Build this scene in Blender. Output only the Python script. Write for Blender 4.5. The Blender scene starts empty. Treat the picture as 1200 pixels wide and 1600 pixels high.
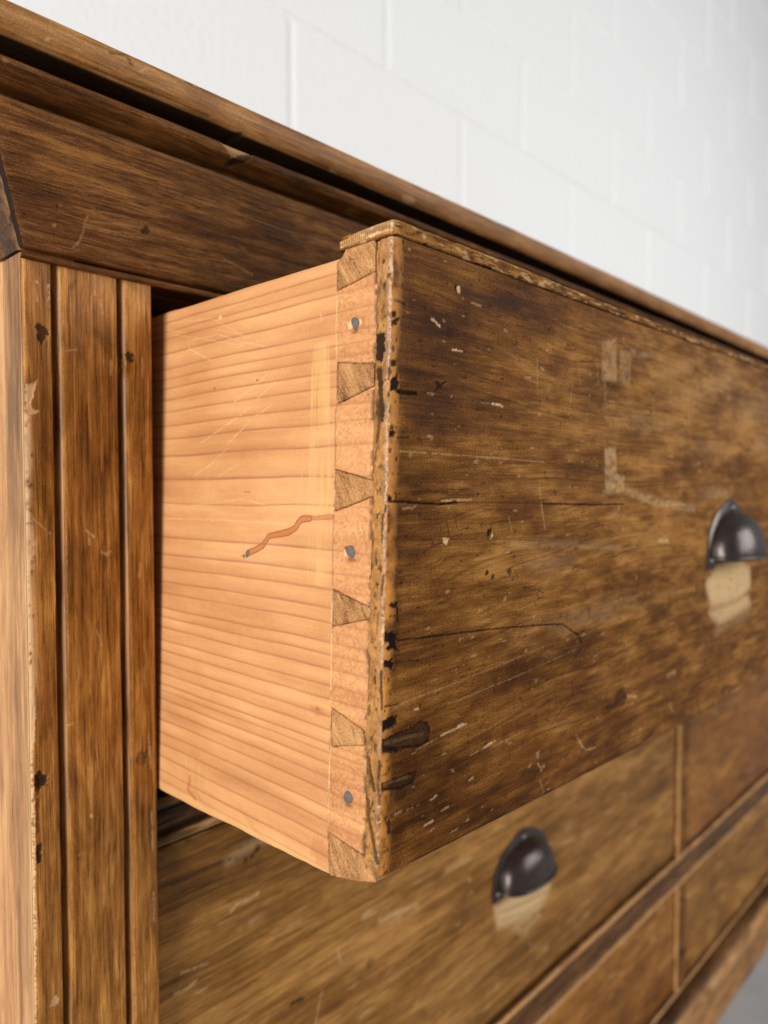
import bpy, math
import numpy as np

sc = bpy.context.scene
col = sc.collection

# ------------------------------------------------------------------ camera
cam_d = bpy.data.cameras.new('camera')
cam = bpy.data.objects.new('camera', cam_d)
col.objects.link(cam)
sc.camera = cam
cam_d.sensor_fit = 'VERTICAL'
cam_d.sensor_height = 36.0
cam_d.sensor_width = 27.0
cam_d.lens = 36.0 * 1140 / 1600
cam_d.clip_start = 0.01
cam_d.clip_end = 50
cam_d.dof.use_dof = True
cam_d.dof.focus_distance = 0.231
cam_d.dof.aperture_fstop = 8.3
from mathutils import Matrix
cam.matrix_world = Matrix((
    (0.690822, 0.027253, -0.722511, -0.146),
    (-0.723025, 0.026039, -0.690331, -0.260),
    (0.0, 0.999289, 0.037692, 0.535),
    (0, 0, 0, 1)))

# ------------------------------------------------------------------ room light
world = bpy.data.worlds.new('World')
sc.world = world
world.use_nodes = True
world.node_tree.nodes['Background'].inputs[0].default_value = (0.93, 0.97, 1.0, 1)
world.node_tree.nodes['Background'].inputs[1].default_value = 0.22


def area(name, loc, target, sx, sy, watts, colr):
    d = bpy.data.lights.new(name, 'AREA')
    d.shape = 'RECTANGLE'
    d.size, d.size_y, d.energy, d.color = sx, sy, watts, colr
    o = bpy.data.objects.new(name, d)
    col.objects.link(o)
    from mathutils import Vector
    o.location = loc
    o.rotation_euler = (Vector(target) - Vector(loc)).to_track_quat('-Z', 'Y').to_euler()
    return o


area('window_light', (-2.2, -0.66, 0.9), (0.1, 0.0, 0.5), 1.1, 1.5, 72, (1.0, 0.985, 0.96))
area('room_light', (1.9, -1.9, 1.2), (2.3, 0.5, 0.75), 2.2, 1.1, 46, (1.0, 0.985, 0.96))

sc.view_settings.view_transform = 'Standard'
sc.view_settings.look = 'None'
sc.view_settings.exposure = 0.16
sc.view_settings.gamma = 1.0
sc.view_settings.use_curve_mapping = False
sc.cycles.use_denoising = True
sc.cycles.max_bounces = 8

# ------------------------------------------------------------------ measured wear, in millimetres on each surface
# (kind, channel, strength, depth, width or radii, points)
FACE = [
    ('B', 'p', 0.9, 0.15, (0.792, 1.167, 10), ((29.65, 594.98),)),
    ('B', 'd', 0.8, 0.3, (0.628, 1.162, 10), ((28.37, 595.12),)),
    ('L', 'p', 0.9, 0.1, 0.942, ((17.21, 583.92), (19.01, 583.08), (20.84, 582.23))),
    ('L', 'p', 0.9, 0.1, 0.683, ((27.22, 576.21), (29.42, 576.31), (31.99, 576.26))),
    ('L', 'p', 0.9, 0.1, 0.842, ((48.97, 561.37), (52.6, 561.45), (54.83, 560.99))),
    ('L', 'p', 0.25, 0.05, 0.313, ((42.63, 561.28), (49.69, 561.43))),
    ('P', 'p', 0.9, 0.1, 0, ((24.13, 518.89), (27.87, 518.5), (26.7, 516.41), (25.12, 517.28))),
    ('B', 'd', 0.9, 0.5, (1.439, 1.475, 0), ((49.34, 518.83),)),
    ('B', 'p', 0.8, -0.1, (0.723, 1.056, 0), ((50.09, 518.16),)),
    ('L', 'p', 0.55, 0.1, 0.795, ((23.72, 529.96), (31.55, 530.23), (38.79, 530.12))),
    ('L', 'p', 0.6, 0.1, 0.766, ((13.55, 468.83), (15.27, 468.83))),
    ('L', 'p', 0.6, 0.1, 0.612, ((26.11, 458.14), (29.55, 458.28), (34.03, 458.39), (38.98, 458.63))),
    ('L', 'p', 0.8, 0.1, 1.03, ((34.67, 458.84), (37.3, 459.03))),
    ('L', 'p', 0.3, 0.05, 0.398, ((14.56, 456.66), (26.43, 457.87))),
    ('L', 'p', 0.7, 0.1, 0.865, ((49.08, 448.39), (52.31, 448.83), (54.86, 449.03))),
    ('L', 'p', 0.3, 0.05, 0.43, ((41.44, 447.91), (50.16, 448.32))),
    ('L', 'p', 0.4, 0.05, 0.844, ((41.09, 439.73), (43.46, 440.28))),
    ('L', 'p', 0.4, 0.05, 0.795, ((21.93, 439.54), (24.64, 440.06))),
    ('L', 'p', 0.5, 0.05, 0.793, ((19.2, 432.67), (23.08, 432.72))),
    ('L', 'p', 0.8, 0.1, 0.967, ((12.95, 421.53), (14.92, 422.11))),
    ('L', 'p', 0.4, 0.05, 0.754, ((6.22, 440.22), (8.66, 440.53))),
    ('L', 'p', 0.35, 0.05, 0.811, ((27.31, 434.67), (30.45, 434.65))),
    ('L', 'p', 0.3, 0.05, 0.62, ((32.38, 426.17), (35.63, 426.07))),
    ('L', 'p', 0.35, 0, 0.479, ((100.26, 574.14), (99.21, 566.82), (97.28, 558.27))),
    ('L', 'p', 0.3, 0, 0.45, ((74.9, 579.42), (75.91, 567.13))),
    ('L', 'p', 0.25, 0, 0.458, ((83.24, 575.16), (82.73, 567.74))),
    ('L', 'p', 0.3, 0, 0.505, ((118.28, 584.82), (120.43, 574.94))),
    ('L', 'p', 0.35, 0, 0.515, ((125.64, 578.03), (127.54, 564.01))),
    ('L', 'p', 0.45, 0.05, 0.46, ((78.27, 535.46), (80.36, 527.42), (83.39, 518.56))),
    ('L', 'p', 0.3, 0, 0.438, ((59.85, 524.17), (62.03, 518.43))),
    ('L', 'p', 0.5, 0, 0.907, ((77.15, 576.53), (79.73, 575.92))),
    ('L', 'p', 0.3, 0, 0.623, ((198.85, 485.26), (202.77, 472.52))),
    ('L', 'p', 0.25, 0, 0.575, ((171.42, 574.28), (173.9, 557.21))),
    ('L', 'p', 0.3, 0, 0.938, ((211.42, 580.85), (214.97, 565.49))),
    ('L', 'p', 0.25, 0, 0.487, ((104.64, 583.12), (105.65, 573.47))),
    ('P', 'p', 0.36, 0, 0, ((123.18, 592.58), (135.26, 595.35), (136.31, 577.57), (123.54, 576.78))),
    ('P', 'p', 0.24, 0, 0, ((138.39, 591.3), (148.51, 591.3), (148.82, 576.4), (138.64, 577.28))),
    ('P', 'p', 0.32, 0, 0, ((148.43, 592.64), (184.07, 593.01), (185.62, 591.43), (148.56, 590.49))),
    ('P', 'p', 0.46, 0, 0, ((127.26, 549.76), (136.74, 550.9), (138.56, 539.53), (145.71, 538.25), (145.52, 531.48), (128.87, 531.1))),
    ('P', 'p', 0.42, 0, 0, ((145.99, 533.64), (181.33, 528.84), (224.63, 524.41), (224.92, 520.55), (181.6, 524.72), (146.77, 530.65))),
    ('B', 'p', 0.35, 0, (51.272, 7.322, 12), ((249.75, 587.77),)),
    ('B', 'p', 0.28, 0, (52.471, 11.196, 10), ((313.0, 579.03),)),
    ('B', 'p', 0.3, 0, (26.528, 3.61, 15), ((199.02, 590.32),)),
    ('B', 'p', 0.3, 0, (24.265, 7.666, 0), ((326.6, 560.8),)),
    ('B', 'p', 0.2, 0, (36.268, 5.3, 0), ((243.27, 553.95),)),
    ('B', 'p', 0.35, 0, (28.331, 4.08, 0), ((254.36, 530.58),)),
    ('L', 'p', 0.16, 0, 3.372, ((62.21, 514.27), (96.33, 512.69), (143.94, 508.26))),
    ('L', 'p', 0.6, 0, 2.121, ((182.65, 509.08), (193.51, 508.47))),
    ('B', 'p', 0.25, 0, (17.946, 4.241, 0), ((87.52, 506.17),)),
    ('B', 'p', 0.25, 0, (49.117, 5.191, 0), ((122.91, 482.81),)),
    ('B', 'p', 0.2, 0, (38.448, 6.107, 0), ((159.08, 562.06),)),
    ('P', 'p', 0.92, 0, 0, ((242.49, 483.42), (255.77, 489.63), (275.13, 491.54), (298.45, 489.72), (311.2, 484.95), (313.22, 475.33), (297.94, 470.59), (273.93, 469.72), (251.63, 471.32))),
    ('P', 'p', 0.8, 0, 0, ((248.27, 467.33), (269.08, 468.18), (309.12, 470.1), (314.26, 463.84), (290.13, 461.26), (264.86, 459.99))),
    ('L', 'p', 0.25, 0, 7.65, ((260.33, 456.47), (312.28, 460.3))),
    ('L', 'd', 0.6, 0, 1.634, ((230.97, 485.2), (227.3, 477.46))),
    ('L', 'd', 0.35, 0, 8.16, ((178.0, 474.25), (207.11, 476.63), (240.13, 479.33))),
    ('L', 'd', 0.95, 0.6, 0.582, ((0.27, 530.35), (9.16, 529.84), (23.75, 529.0), (31.9, 529.43))),
    ('L', 'd', 0.8, 0.4, 0.761, ((82.06, 528.08), (105.14, 527.4), (117.83, 526.89), (145.81, 526.6))),
    ('L', 'd', 0.35, 0.2, 0.426, ((31.9, 529.43), (54.01, 528.83), (82.06, 528.08))),
    ('L', 'd', 0.85, 0.4, 0.545, ((5.59, 490.43), (25.26, 488.94), (52.14, 487.04), (79.85, 484.45), (97.87, 482.41), (104.26, 479.07), (110.34, 476.19), (113.6, 471.92), (110.22, 468.96), (106.85, 467.05))),
    ('L', 'd', 0.5, 0, 0.744, ((105.23, 460.42), (106.55, 453.96), (101.84, 451.27), (94.05, 447.69))),
    ('L', 'p', 0.3, 0.1, 0.419, ((4.56, 544.43), (26.26, 544.17), (49.72, 543.82), (81.33, 543.05))),
    ('L', 'd', 0.35, 0.1, 0.346, ((2.74, 519.29), (24.16, 518.31), (58.28, 516.66), (82.72, 514.42))),
    ('L', 'p', 0.22, 0.05, 0.435, ((4.34, 471.81), (25.87, 472.76), (56.38, 474.14), (84.58, 476.08))),
    ('L', 'd', 0.25, 0, 0.672, ((29.86, 450.03), (64.87, 454.9), (108.71, 459.75))),
    ('L', 'p', 0.2, 0, 0.446, ((29.21, 467.11), (64.27, 468.31), (108.12, 471.06))),
    ('L', 'd', 0.4, 0.1, 0.389, ((12.36, 518.58), (24.16, 518.11))),
    ('L', 'd', 0.5, 0.1, 1.139, ((10.47, 532.22), (17.61, 532.91), (26.71, 532.46))),
    ('B', 'd', 0.9, 0.3, (1.074, 0.843, 0), ((48.45, 506.07),)),
    ('B', 'd', 0.8, 0.3, (1.096, 0.852, 0), ((51.76, 504.51),)),
    ('B', 'd', 0.7, 0.3, (1.547, 1.314, 0), ((61.45, 505.37),)),
    ('L', 'd', 0.7, 0.3, 0.463, ((80.55, 496.81), (83.63, 495.55), (82.84, 494.01), (80.25, 494.08), (79.31, 495.79), (80.55, 496.81))),
    ('B', 'd', 0.6, 0.2, (5.345, 1.697, 0), ((170.32, 591.01),)),
    ('P', 'd', 0.55, 0, 0, ((145.17, 447.82), (148.7, 448.75), (153.94, 442.69), (151.04, 439.98), (135.14, 441.34), (132.8, 442.93), (141.88, 443.89))),
    ('L', 'p', 0.5, 0, 1.153, ((153.89, 443.54), (163.49, 440.95))),
    ('B', 'd', 0.85, 0.3, (1.505, 0.572, -30), ((21.5, 564.74),)),
    ('L', 'd', 0.85, 0.3, 0.573, ((19.76, 563.04), (21.8, 564.77), (24.5, 566.0))),
    ('L', 'd', 0.6, 0.2, 0.393, ((28.18, 518.68), (27.12, 521.68), (26.42, 523.66))),
    ('L', 'd', 0.6, 0.2, 0.397, ((31.54, 522.08), (30.81, 524.49))),
    ('L', 'd', 0.5, 0.1, 0.39, ((21.98, 511.28), (24.37, 512.66))),
    ('L', 'd', 0.5, 0.1, 0.424, ((49.03, 492.34), (49.64, 494.79))),
    ('B', 'd', 0.45, 0, (1.851, 1.925, 0), ((25.47, 581.02),)),
    ('L', 'd', 0.45, 0.1, 0.367, ((7.25, 537.2), (7.86, 535.37))),
    ('B', 'd', 0.5, 0, (19.191, 1.723, 10), ((60.15, 560.32),)),
    ('L', 'p', 0.4, 0, 0.773, ((112.59, 433.79), (115.28, 431.07))),
    ('L', 'p', 0.4, 0, 0.715, ((82.26, 434.12), (85.04, 430.29))),
    ('L', 'p', 0.35, 0, 0.48, ((83.87, 427.58), (87.23, 421.39))),
    ('B', 'p', 0.6, 0.1, (1.832, 1.457, 20), ((90.98, 417.85),)),
    ('L', 'p', 0.35, 0.05, 0.779, ((109.92, 436.99), (117.95, 429.35), (125.94, 428.28))),
    ('L', 'p', 0.35, 0, 1.891, ((196.46, 444.07), (205.53, 444.21))),
    ('L', 'p', 0.3, 0, 2.266, ((288.63, 417.08), (299.31, 417.47))),
    ('L', 'p', 0.3, 0, 1.574, ((200.44, 429.76), (203.01, 425.48))),
    ('B', 't', -0.55, 0, (25.82, 37.061, 0), ((13.3, 571.75),)),
    ('B', 't', -0.35, 0, (17.179, 21.004, 0), ((12.34, 438.77),)),
    ('B', 't', -0.45, 0, (60.283, 17.313, -25), ((51.0, 428.27),)),
    ('B', 't', -0.3, 0, (18.253, 17.495, 0), ((21.96, 495.83),)),
    ('B', 't', -0.25, 0, (128.47, 16.506, -28), ((142.44, 434.28),)),
    ('B', 't', 0.25, 0, (64.432, 13.197, 0), ((62.69, 503.73),)),
    ('B', 't', 0.3, 0, (171.936, 35.61, 0), ((233.14, 569.86),)),
    ('B', 't', -0.35, 0, (41.987, 13.332, 18), ((74.36, 599.55),)),
    ('B', 't', 0.25, 0, (66.191, 17.008, 0), ((162.62, 505.96),)),
    ('B', 't', -0.25, 0, (43.4, 16.592, 0), ((150.71, 495.74),)),
    ('P', 'd', 0.62, 1.1, 0, ((-0.35, 462.76), (2.23, 463.56), (11.47, 463.67), (16.58, 464.72), (19.55, 463.83), (21.12, 461.52), (20.95, 458.08), (17.43, 457.24), (10.25, 458.55), (2.92, 458.64), (-0.02, 460.51))),
    ('L', 'p', 0.22, -0.5, 1.136, ((2.3, 461.54), (11.57, 461.02), (19.69, 459.94))),
    ('P', 'd', 0.6, 1.0, 0, ((0.3, 450.85), (7.77, 450.67), (15.07, 450.25), (14.32, 447.24), (9.26, 447.06), (1.15, 448.6))),
    ('L', 'p', 0.3, -0.5, 0.956, ((2.42, 450.04), (13.4, 449.03))),
    ('L', 'd', 0.95, 0.5, 0.587, ((0.79, 459.58), (10.25, 458.55), (17.43, 457.24), (20.95, 458.08), (21.12, 461.52), (19.25, 463.9))),
    ('L', 'd', 0.9, 0.4, 0.473, ((0.17, 462.63), (11.48, 463.48), (17.17, 464.58))),
    ('L', 'd', 0.95, 0.5, 0.575, ((1.15, 448.79), (9.26, 447.06), (14.32, 447.24), (15.08, 450.06))),
    ('L', 'd', 0.95, 0.5, 1.491, ((0.23, 460.81), (6.67, 458.75))),
    ('P', 'd', 1, 0.9, 0, ((-0.02, 468.45), (3.64, 469.04), (6.34, 468.6), (6.13, 466.63), (3.76, 465.36), (0.59, 465.59), (-1.52, 467.01))),
    ('B', 'd', 0.95, 0.5, (1.044, 0.885, 0), ((0.87, 582.68),)),
    ('P', 'd', 0.95, 0.5, 0, ((-0.36, 580.34), (3.01, 581.78), (2.29, 579.7), (0.45, 579.58))),
    ('B', 'd', 0.95, 0.5, (1.311, 0.889, 0), ((1.33, 569.01),)),
    ('P', 'd', 1, 0.6, 0, ((0.43, 564.45), (2.49, 565.92), (3.9, 563.73), (2.91, 561.48), (0.02, 561.21))),
    ('L', 'd', 0.95, 0.5, 1.09, ((3.18, 561.32), (6.69, 561.1), (11.12, 561.32))),
    ('P', 'd', 1, 0.6, 0, ((-1.12, 548.68), (-0.14, 550.34), (3.04, 549.79), (2.28, 548.49))),
    ('L', 'd', 0.7, 0.2, 0.55, ((3.62, 548.19), (8.51, 548.42))),
    ('L', 'd', 0.5, 0.1, 0.363, ((3.48, 552.52), (6.19, 551.95), (7.61, 550.57))),
    ('B', 'd', 1, 0.5, (1.565, 0.895, 0), ((0.24, 531.07),)),
    ('P', 'd', 1, 0.7, 0, ((-1.88, 493.55), (1.76, 493.55), (5.27, 492.12), (5.11, 488.86), (6.24, 487.2), (4.05, 488.3), (0.35, 488.54), (2.4, 490.02), (-0.25, 491.15))),
    ('P', 'd', 1, 0.6, 0, ((-0.06, 485.37), (3.08, 485.55), (4.74, 483.8), (3.18, 482.62), (0.78, 483.42))),
    ('L', 'd', 0.7, 0.2, 0.376, ((4.47, 483.84), (10.77, 483.84), (15.05, 483.09))),
    ('P', 'd', 0.95, 0.4, 0, ((0.72, 501.08), (4.67, 501.7), (5.27, 499.8), (2.59, 500.13))),
    ('L', 'd', 0.9, 0.3, 0.735, ((5.0, 499.84), (5.4, 496.13))),
    ('L', 'd', 0.6, 0.1, 0.368, ((6.08, 507.95), (6.72, 505.14))),
    ('L', 'd', 0.6, 0.1, 0.554, ((5.85, 506.69), (7.72, 507.8))),
    ('P', 'd', 0.8, 0.2, 0, ((2.5, 439.43), (4.08, 440.01), (4.75, 435.73), (3.17, 435.37))),
    ('B', 'd', 0.5, 0.1, (1.051, 0.532, 0), ((1.79, 586.4),)),
    ('L', 'd', 0.7, 0.3, 0.539, ((2.85, 586.42), (5.56, 586.0))),
    ('L', 'd', 0.8, 0.2, 0.556, ((1.14, 472.51), (6.22, 471.94))),
    ('B', 'd', 0.55, 0, (2.768, 3.004, 0), ((7.93, 445.79),)),
    ('B', 't', -0.6, 0, (3.868, 5.644, 0), ((7.55, 432.91),)),
    ('B', 't', -0.5, 0, (2.151, 21.959, 0), ((4.26, 498.11),)),
    ('L', 'd', 0.75, 0.3, 0.842, ((7.41, 421.06), (24.81, 418.94), (40.94, 418.02), (62.65, 417.46))),
]
LAP = [
    ('P', 'd', 0.95, 0.4, 0, ((-6.74, 577.26), (-5.24, 578.14), (-2.46, 577.38), (-2.81, 572.59), (-3.71, 569.46), (-6.01, 570.45), (-6.37, 573.58))),
    ('B', 'd', 0.8, 0.2, (1.518, 2.537, 0), ((-4.61, 566.13),)),
    ('L', 'd', 0.85, 0.2, 1.807, ((-4.64, 567.04), (-3.65, 559.73), (-3.2, 553.39))),
    ('B', 'd', 0.75, 0.2, (1.766, 3.619, 0), ((-4.04, 556.15),)),
    ('L', 'd', 0.7, 0.2, 1.089, ((-4.18, 552.55), (-5.02, 547.16))),
    ('L', 'd', 0.8, 0.3, 0.719, ((-1.85, 526.37), (-2.01, 523.66), (-2.16, 520.41))),
    ('L', 'd', 0.8, 0.3, 0.719, ((-1.21, 482.27), (-1.29, 476.83), (-0.62, 471.55))),
    ('L', 'd', 0.7, 0.2, 0.72, ((-1.31, 509.3), (-1.89, 503.84))),
    ('B', 'd', 0.5, 0.1, (1.026, 1.459, 0), ((-5.66, 470.47),)),
    ('L', 'd', 0.75, 0.2, 1.273, ((-5.48, 456.74), (-4.6, 453.3), (-2.91, 448.29))),
    ('L', 'd', 0.7, 0.2, 1.447, ((-5.36, 444.81), (-4.68, 439.51), (-2.98, 434.57), (-1.25, 427.88))),
    ('L', 'd', 0.7, 0.2, 0.72, ((-1.16, 456.96), (-1.43, 449.63), (-0.76, 444.38))),
    ('L', 'd', 0.6, 0.1, 0.545, ((-4.96, 545.34), (-5.36, 541.72))),
    ('L', 'd', 0.5, 0.1, 0.546, ((-5.43, 519.89), (-5.51, 514.41))),
    ('B', 'd', 0.6, 0.1, (1.001, 1.442, 0), ((-3.13, 590.74),)),
    ('B', 'd', 0.5, 0.1, (0.753, 2.167, 0), ((-3.64, 583.12),)),
    ('L', 'p', 0.5, 0.1, 0.715, ((0.85, 456.58), (0.47, 452.88))),
    ('L', 'p', 0.45, 0.1, 0.714, ((1.14, 439.56), (1.12, 432.34))),
    ('L', 'd', 0.5, 0.1, 0.542, ((-2.97, 498.29), (-3.05, 492.84))),
    ('B', 't', -0.35, 0, (2.524, 16.288, 0), ((-4.25, 570.6),)),
    ('B', 't', 0.4, 0, (2.014, 10.844, 0), ((-3.49, 530.84),)),
    ('B', 't', 0.35, 0, (2.009, 16.243, 0), ((-2.74, 491.07),)),
    ('B', 't', -0.4, 0, (2.493, 10.786, 0), ((-1.15, 440.63),)),
]
SIDE = [
    ('D', 'r', 1.0, -0.15, 2.175, ((-55.1, 511.66), (-59.41, 513.02), (-63.25, 514.75), (-64.94, 516.33), (-66.27, 517.88), (-69.32, 518.45), (-72.99, 519.04), (-76.89, 519.84), (-80.05, 521.2), (-81.57, 523.08), (-83.1, 524.14), (-87.09, 524.47))),
    ('D', 'r', 0.7, -0.06, 1.567, ((-85.57, 524.42), (-91.58, 524.81), (-97.09, 525.37))),
    ('P', 'y', 0.75, 0, 0, ((-85.94, 578.11), (-93.92, 579.0), (-94.93, 565.36), (-95.27, 546.03), (-96.8, 534.42), (-96.76, 526.71), (-96.24, 507.36), (-95.78, 503.83), (-86.23, 504.09), (-86.11, 526.43), (-86.01, 548.33))),
    ('L', 'y', 0.5, 0, 0.605, ((-82.99, 546.45), (-82.14, 534.4), (-81.21, 524.28))),
    ('L', 'y', 0.4, 0, 0.4, ((-85.03, 578.23), (-84.8, 566.32))),
    ('L', 'p', 0.4, 0.05, 0.543, ((-63.09, 571.35), (-55.75, 567.78), (-45.05, 563.84))),
    ('L', 'p', 0.36, 0.05, 0.54, ((-67.99, 568.55), (-57.7, 563.5))),
    ('L', 'p', 0.36, 0.05, 0.563, ((-55.96, 561.69), (-42.97, 556.82), (-24.36, 550.36))),
    ('L', 'p', 0.36, 0.05, 0.54, ((-66.53, 561.33), (-57.88, 558.1))),
    ('L', 'p', 0.36, 0.05, 0.565, ((-54.31, 556.59), (-41.28, 549.02))),
    ('L', 'p', 0.32, 0.05, 0.58, ((-41.32, 547.88), (-31.4, 542.43), (-19.57, 538.11))),
    ('L', 'p', 0.25, 0.05, 0.459, ((-48.09, 542.1), (-35.67, 537.76))),
    ('L', 'p', 0.43, 0.08, 0.595, ((-13.73, 589.5), (-15.65, 586.12), (-21.47, 583.48), (-29.24, 580.43))),
    ('L', 'p', 0.32, 0.05, 0.444, ((-15.54, 589.02), (-33.89, 589.06), (-47.78, 584.44), (-64.17, 580.54))),
    ('L', 'p', 0.29, 0.05, 0.471, ((-2.94, 593.2), (-25.59, 588.36), (-49.71, 582.86))),
    ('L', 'p', 0.29, 0.05, 0.466, ((-2.78, 597.69), (-29.55, 595.47), (-53.36, 584.56))),
    ('L', 'p', 0.25, 0.05, 0.487, ((1.97, 595.9), (-12.26, 592.61))),
    ('B', 'p', 0.7, 0.1, (1.218, 0.689, 0), ((-35.31, 594.8),)),
    ('L', 'p', 0.25, 0.05, 0.433, ((-33.83, 590.67), (-56.99, 584.49))),
    ('L', 'p', 0.29, 0, 0.695, ((4.2, 521.54), (-32.1, 522.24), (-76.15, 522.48))),
    ('L', 'p', 0.25, 0, 0.66, ((-19.07, 527.09), (-51.52, 529.94), (-72.72, 527.12))),
    ('L', 'p', 0.22, 0, 0.452, ((-40.93, 570.48), (-41.81, 567.7))),
    ('L', 'd', 0.5, 0.1, 0.436, ((-52.17, 532.58), (-55.13, 532.39))),
    ('B', 'd', 0.5, 0.1, (0.619, 0.463, 0), ((-32.52, 569.67),)),
    ('B', 'd', 0.6, 0.1, (0.538, 0.432, 0), ((-58.19, 570.14),)),
    ('L', 'p', 0.36, 0.1, 0.589, ((-89.52, 588.03), (-90.5, 585.33), (-89.62, 584.88))),
    ('L', 'p', 0.29, 0.05, 0.4, ((-84.49, 585.27), (-83.97, 582.36))),
    ('B', 'p', 0.8, 0.2, (1.096, 1.132, 0), ((-103.08, 582.06),)),
    ('B', 'p', 0.8, 0.2, (0.801, 0.931, 0), ((-107.11, 582.2),)),
    ('B', 'p', 0.8, 0.2, (0.824, 1.133, 0), ((-103.32, 514.78),)),
    ('B', 'd', 0.7, 0.2, (0.823, 0.943, 0), ((-103.56, 515.93),)),
    ('B', 'd', 0.5, 0.1, (1.351, 0.562, 0), ((-105.32, 579.68),)),
    ('B', 'd', 0.5, 0.1, (1.622, 0.562, 0), ((-105.84, 512.88),)),
    ('B', 'd', 0.5, 0.1, (1.35, 0.561, 0), ((-106.79, 440.95),)),
    ('B', 'd', 0.6, 0.1, (1.115, 0.658, 0), ((-52.56, 510.39),)),
    ('B', 'r', 0.35, 0, (3.507, 2.807, 0), ((-105.53, 581.51),)),
    ('B', 'r', 0.35, 0, (3.516, 2.997, 0), ((-105.79, 514.57),)),
    ('B', 'r', 0.35, 0, (3.241, 2.993, 0), ((-106.74, 442.44),)),
    ('L', 'p', 0.5, 0.25, 0.385, ((-96.9, 592.94), (-97.05, 588.14), (-97.02, 580.49), (-97.55, 572.77))),
    ('L', 'd', 0.45, 0.3, 0.48, ((-97.48, 557.46), (-97.44, 549.79), (-97.75, 540.18))),
    ('L', 'd', 0.4, 0.2, 0.385, ((-97.65, 525.77), (-97.42, 515.17), (-97.76, 504.6))),
    ('L', 'p', 0.7, 0.2, 0.384, ((-97.91, 491.11), (-98.03, 478.58), (-98.06, 468.91))),
    ('L', 'p', 0.7, 0.2, 0.385, ((-98.21, 455.4), (-98.01, 443.71), (-98.1, 432.08))),
    ('L', 'p', 0.6, 0.15, 0.48, ((-97.78, 539.22), (-97.59, 527.69))),
    ('L', 'p', 0.6, 0.15, 0.48, ((-97.79, 503.64), (-97.85, 493.03))),
    ('L', 'd', 0.35, 0.1, 0.369, ((-110.04, 556.57), (-110.16, 552.88))),
    ('L', 'd', 0.4, 0.1, 0.368, ((-110.08, 522.44), (-110.94, 520.08))),
    ('L', 'd', 0.5, 0.15, 0.548, ((-110.92, 569.9), (-113.24, 569.81))),
    ('B', 'd', 0.6, 0.2, (0.52, 0.368, 0), ((-111.21, 560.7),)),
    ('B', 'y', 0.7, 0, (2.08, 3.306, 0), ((-111.55, 541.79),)),
    ('L', 'd', 0.5, 0.1, 0.382, ((-99.87, 439.42), (-100.2, 438.17))),
    ('B', 'r', 0.5, 0, (5.982, 1.175, 20), ((-27.23, 419.77),)),
    ('L', 'r', 0.5, 0, 1.675, ((-20.9, 425.13), (-20.19, 420.1), (-25.11, 418.42))),
    ('B', 'r', 0.35, 0, (16.086, 1.289, 25), ((-60.76, 419.96),)),
    ('B', 'r', 0.35, 0, (3.551, 1.371, 0), ((-92.02, 465.68),)),
    ('B', 'd', 0.35, 0, (0.886, 0.587, 0), ((-92.31, 466.14),)),
    ('B', 'y', 0.55, 0, (9.831, 22.689, 0), ((1.08, 435.54),)),
    ('B', 'y', 0.55, 0, (37.163, 5.981, 24), ((-35.55, 423.4),)),
    ('B', 'y', 0.45, 0, (22.945, 4.111, 26), ((-76.26, 420.83),)),
    ('B', 'y', 0.3, 0, (14.486, 30.033, 0), ((-1.41, 569.24),)),
    ('B', 'r', 0.3, 0, (4.664, 3.886, 0), ((-94.89, 423.18),)),
    ('B', 'y', 0.35, 0, (26.719, 7.195, 0), ((-18.82, 534.28),)),
    ('B', 'r', 0.2, 0, (31.081, 12.645, 0), ((-67.13, 492.15),)),
    ('B', 'r', 0.15, 0, (31.367, 16.949, 0), ((-64.86, 559.76),)),
]
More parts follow.
